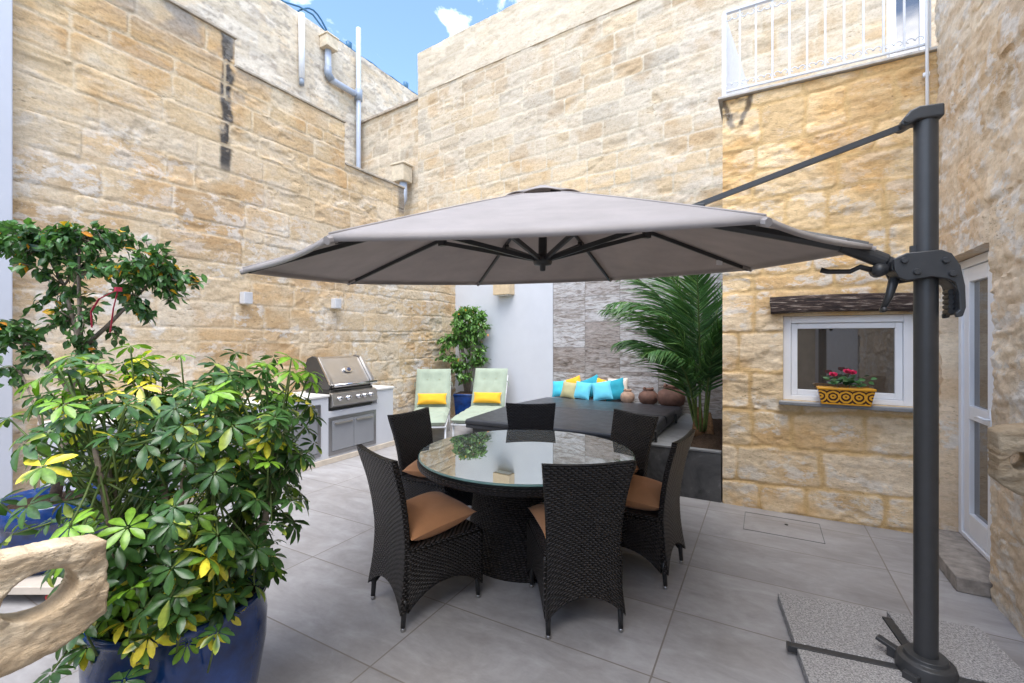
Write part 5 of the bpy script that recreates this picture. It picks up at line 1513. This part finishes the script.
# ------------------------------------------------------------------ tethering stones with a hole, jutting out of the walls
def tether(name, lab, base, dirn, L, H, T, hole, seed, mat, dark=1.0):
    """block along dirn (horizontal), height H, thickness T; through hole; rough all over"""
    d = Vector(dirn).normalized(); s = Vector((d.y, -d.x, 0)); n = 160
    hc = Vector((hole[0], hole[1])); hr = (hole[2], hole[3])
    def outer(a):
        # rounded, slightly lopsided outline in (along, up) about the hole centre
        ca, sa = math.cos(a), math.sin(a)
        t = 1e9
        for lim, comp in ((L - hc.x, ca), (-hc.x, ca), (H / 2 - hc.y, sa), (-H / 2 - hc.y, sa)):
            if comp * lim > 1e-6: t = min(t, lim / comp)
        x, y = hc.x + ca * t, hc.y + sa * t
        return x, y
    vs = []; fs = []
    rings = []
    prof = [(0.0, .0, 'in'), (.0, .35, 'in'), (.0, .5, 'f')]
    # loop cross-section from hole inside -> front face -> outer -> back face -> hole inside
    NR = 60; secs = []
    for k in range(NR):
        t = k / NR
        if t < .30: secs.append((t / .30, .5))          # front face, hole -> rim
        elif t < .5: secs.append((1.0, .5 - (t - .30) / .20))
        elif t < .8: secs.append((1 - (t - .5) / .30, -.5))
        else: secs.append((0.0, -.5 + (t - .8) / .20))
    for i in range(n):
        a = 2 * PI * i / n
        ox, oy = outer(a)
        # taper/round the free end and slope the lower edge
        k = max(0, (ox - L * .62) / (L * .38)); oy *= 1 - .22 * k * k * (1 if oy > 0 else 1.5)
        wob = .014 * (float(fbm(np.array(math.cos(a) * 4 + seed), np.array(math.sin(a) * 4), 7, 4)) - .5)
        hx = hc.x + hr[0] * math.cos(a); hy = hc.y + hr[1] * math.sin(a)
        for (q, w) in secs:
            x = hx + (ox + wob * math.cos(a) - hx) * q; y = hy + (oy + wob * math.sin(a) - hy) * q
            tk_ = T * (1 - .10 * (q ** 12) - .10 * (1 - q) ** 10 - .15 * k * q)
            rough = (float(fbm(np.array(x * 9 + seed + (3 if w > 0 else 9)), np.array(y * 17 + x * 4), 5, 6, .62)) - .5) * .032 + .012 * abs(float(vnoise(np.array(x * 20 + y * 9), np.array(y * 20 - x * 12), 8)) - .5)
            ee = w * tk_ + (rough if abs(w) > .45 else 0) * (1 if w > 0 else -1)
            vs.append(Vector(base) + d * x + s * ee + Vector((0, 0, y)))
    for i in range(n):
        for k in range(NR):
            fs.append((i * NR + k, i * NR + (k + 1) % NR, ((i + 1) % n) * NR + (k + 1) % NR, ((i + 1) % n) * NR + k))
    mb = MB(); mb.add(vs, fs)
    for i, p in enumerate(vs):
        z = float(fbm(np.array((p - Vector(base)).dot(d) * 6 + p.z), np.array(p.z * 22), seed, 4))
        q = float(sstep(.42, .62, np.array(z)))
        mb.c[i] = tuple((a_ * (1 - q) + b_ * q) * dark for a_, b_ in zip((.82, .68, .49), (.72, .56, .375)))
    o = mb.build(name, mat, None, base, smooth=True); tag(o, lab, 'tethering stone', 'pierced tethering stones'); return o
tether('tethering_stone', 'pale pierced limestone tethering stone close up at the left edge', (-1.54, -.08, .965), (-.02, 1, 0), .61, .27, .09, (.482, .022, .070, .055), 2, M['carved'])
tether('tethering_stone', 'weathered pierced tethering stone on the right hand wall below the door handle', (1.26, 3.20, 1.0), (-1, .02, 0), .25, .33, .16, (.172, .0, .040, .046), 6, M['carved'], .62)

# ------------------------------------------------------------------ camera, sun, sky
cam = bpy.data.cameras.new('camera'); co_ = bpy.data.objects.new('camera', cam); COL.objects.link(co_)
cam.sensor_width = 36; cam.lens = 36 * 455 / 1024; cam.shift_y = -3.5 / 1024; cam.clip_start = .05; cam.clip_end = 1000
co_.location = (0, 0, 1.6); co_.rotation_euler = (R(90), 0, math.atan(253 / 455))
scene.camera = co_

SUN_EL, SUN_AZ = 66, 150     # azimuth measured clockwise from +Y
sd = Vector((math.sin(R(SUN_AZ)) * math.cos(R(SUN_EL)), math.cos(R(SUN_AZ)) * math.cos(R(SUN_EL)), math.sin(R(SUN_EL))))
su = bpy.data.lights.new('sun', 'SUN'); so = bpy.data.objects.new('sun', su); COL.objects.link(so)
su.energy = 1.1; su.angle = R(45); su.color = (1, .95, .88)
so.rotation_euler = (-sd).to_track_quat('-Z', 'Y').to_euler(); so.location = sd * 30

w = bpy.data.worlds.new('World'); scene.world = w; w.use_nodes = True; nt = w.node_tree
bg = nt.nodes['Background']
sky = nt.nodes.new('ShaderNodeTexSky'); sky.sky_type = 'NISHITA'; sky.sun_disc = False
sky.sun_elevation = R(SUN_EL); sky.sun_rotation = R(SUN_AZ); sky.dust_density = .2; sky.air_density = 1.0; sky.ozone_density = 3.0
tc = nt.nodes.new('ShaderNodeTexCoord')
mp = nt.nodes.new('ShaderNodeMapping'); mp.inputs['Scale'].default_value = (1, 1, 1.9); mp.inputs['Location'].default_value = (1.7, .2, .6)
ln(nt, tc.outputs['Generated'], mp.inputs[0])
cl = noise(nt, mp.outputs[0], 3.0, 9, .58, .4)
cf_ = ramp(nt, cl, [(.50, 0.0), (.64, 1.0)])
mixed = mixc(nt, 'MIX', cf_, sky.outputs[0], (13, 13.2, 14))
ln(nt, mixed, bg.inputs[0]); bg.inputs[1].default_value = .088

vs_ = scene.view_settings
scene.display_settings.display_device = 'sRGB'
vs_.view_transform = 'Standard'; vs_.look = 'None'; vs_.exposure = 2.25; vs_.gamma = 1; vs_.use_curve_mapping = False
scene.cycles.max_bounces = 8; scene.cycles.diffuse_bounces = 5; scene.cycles.use_denoising = True
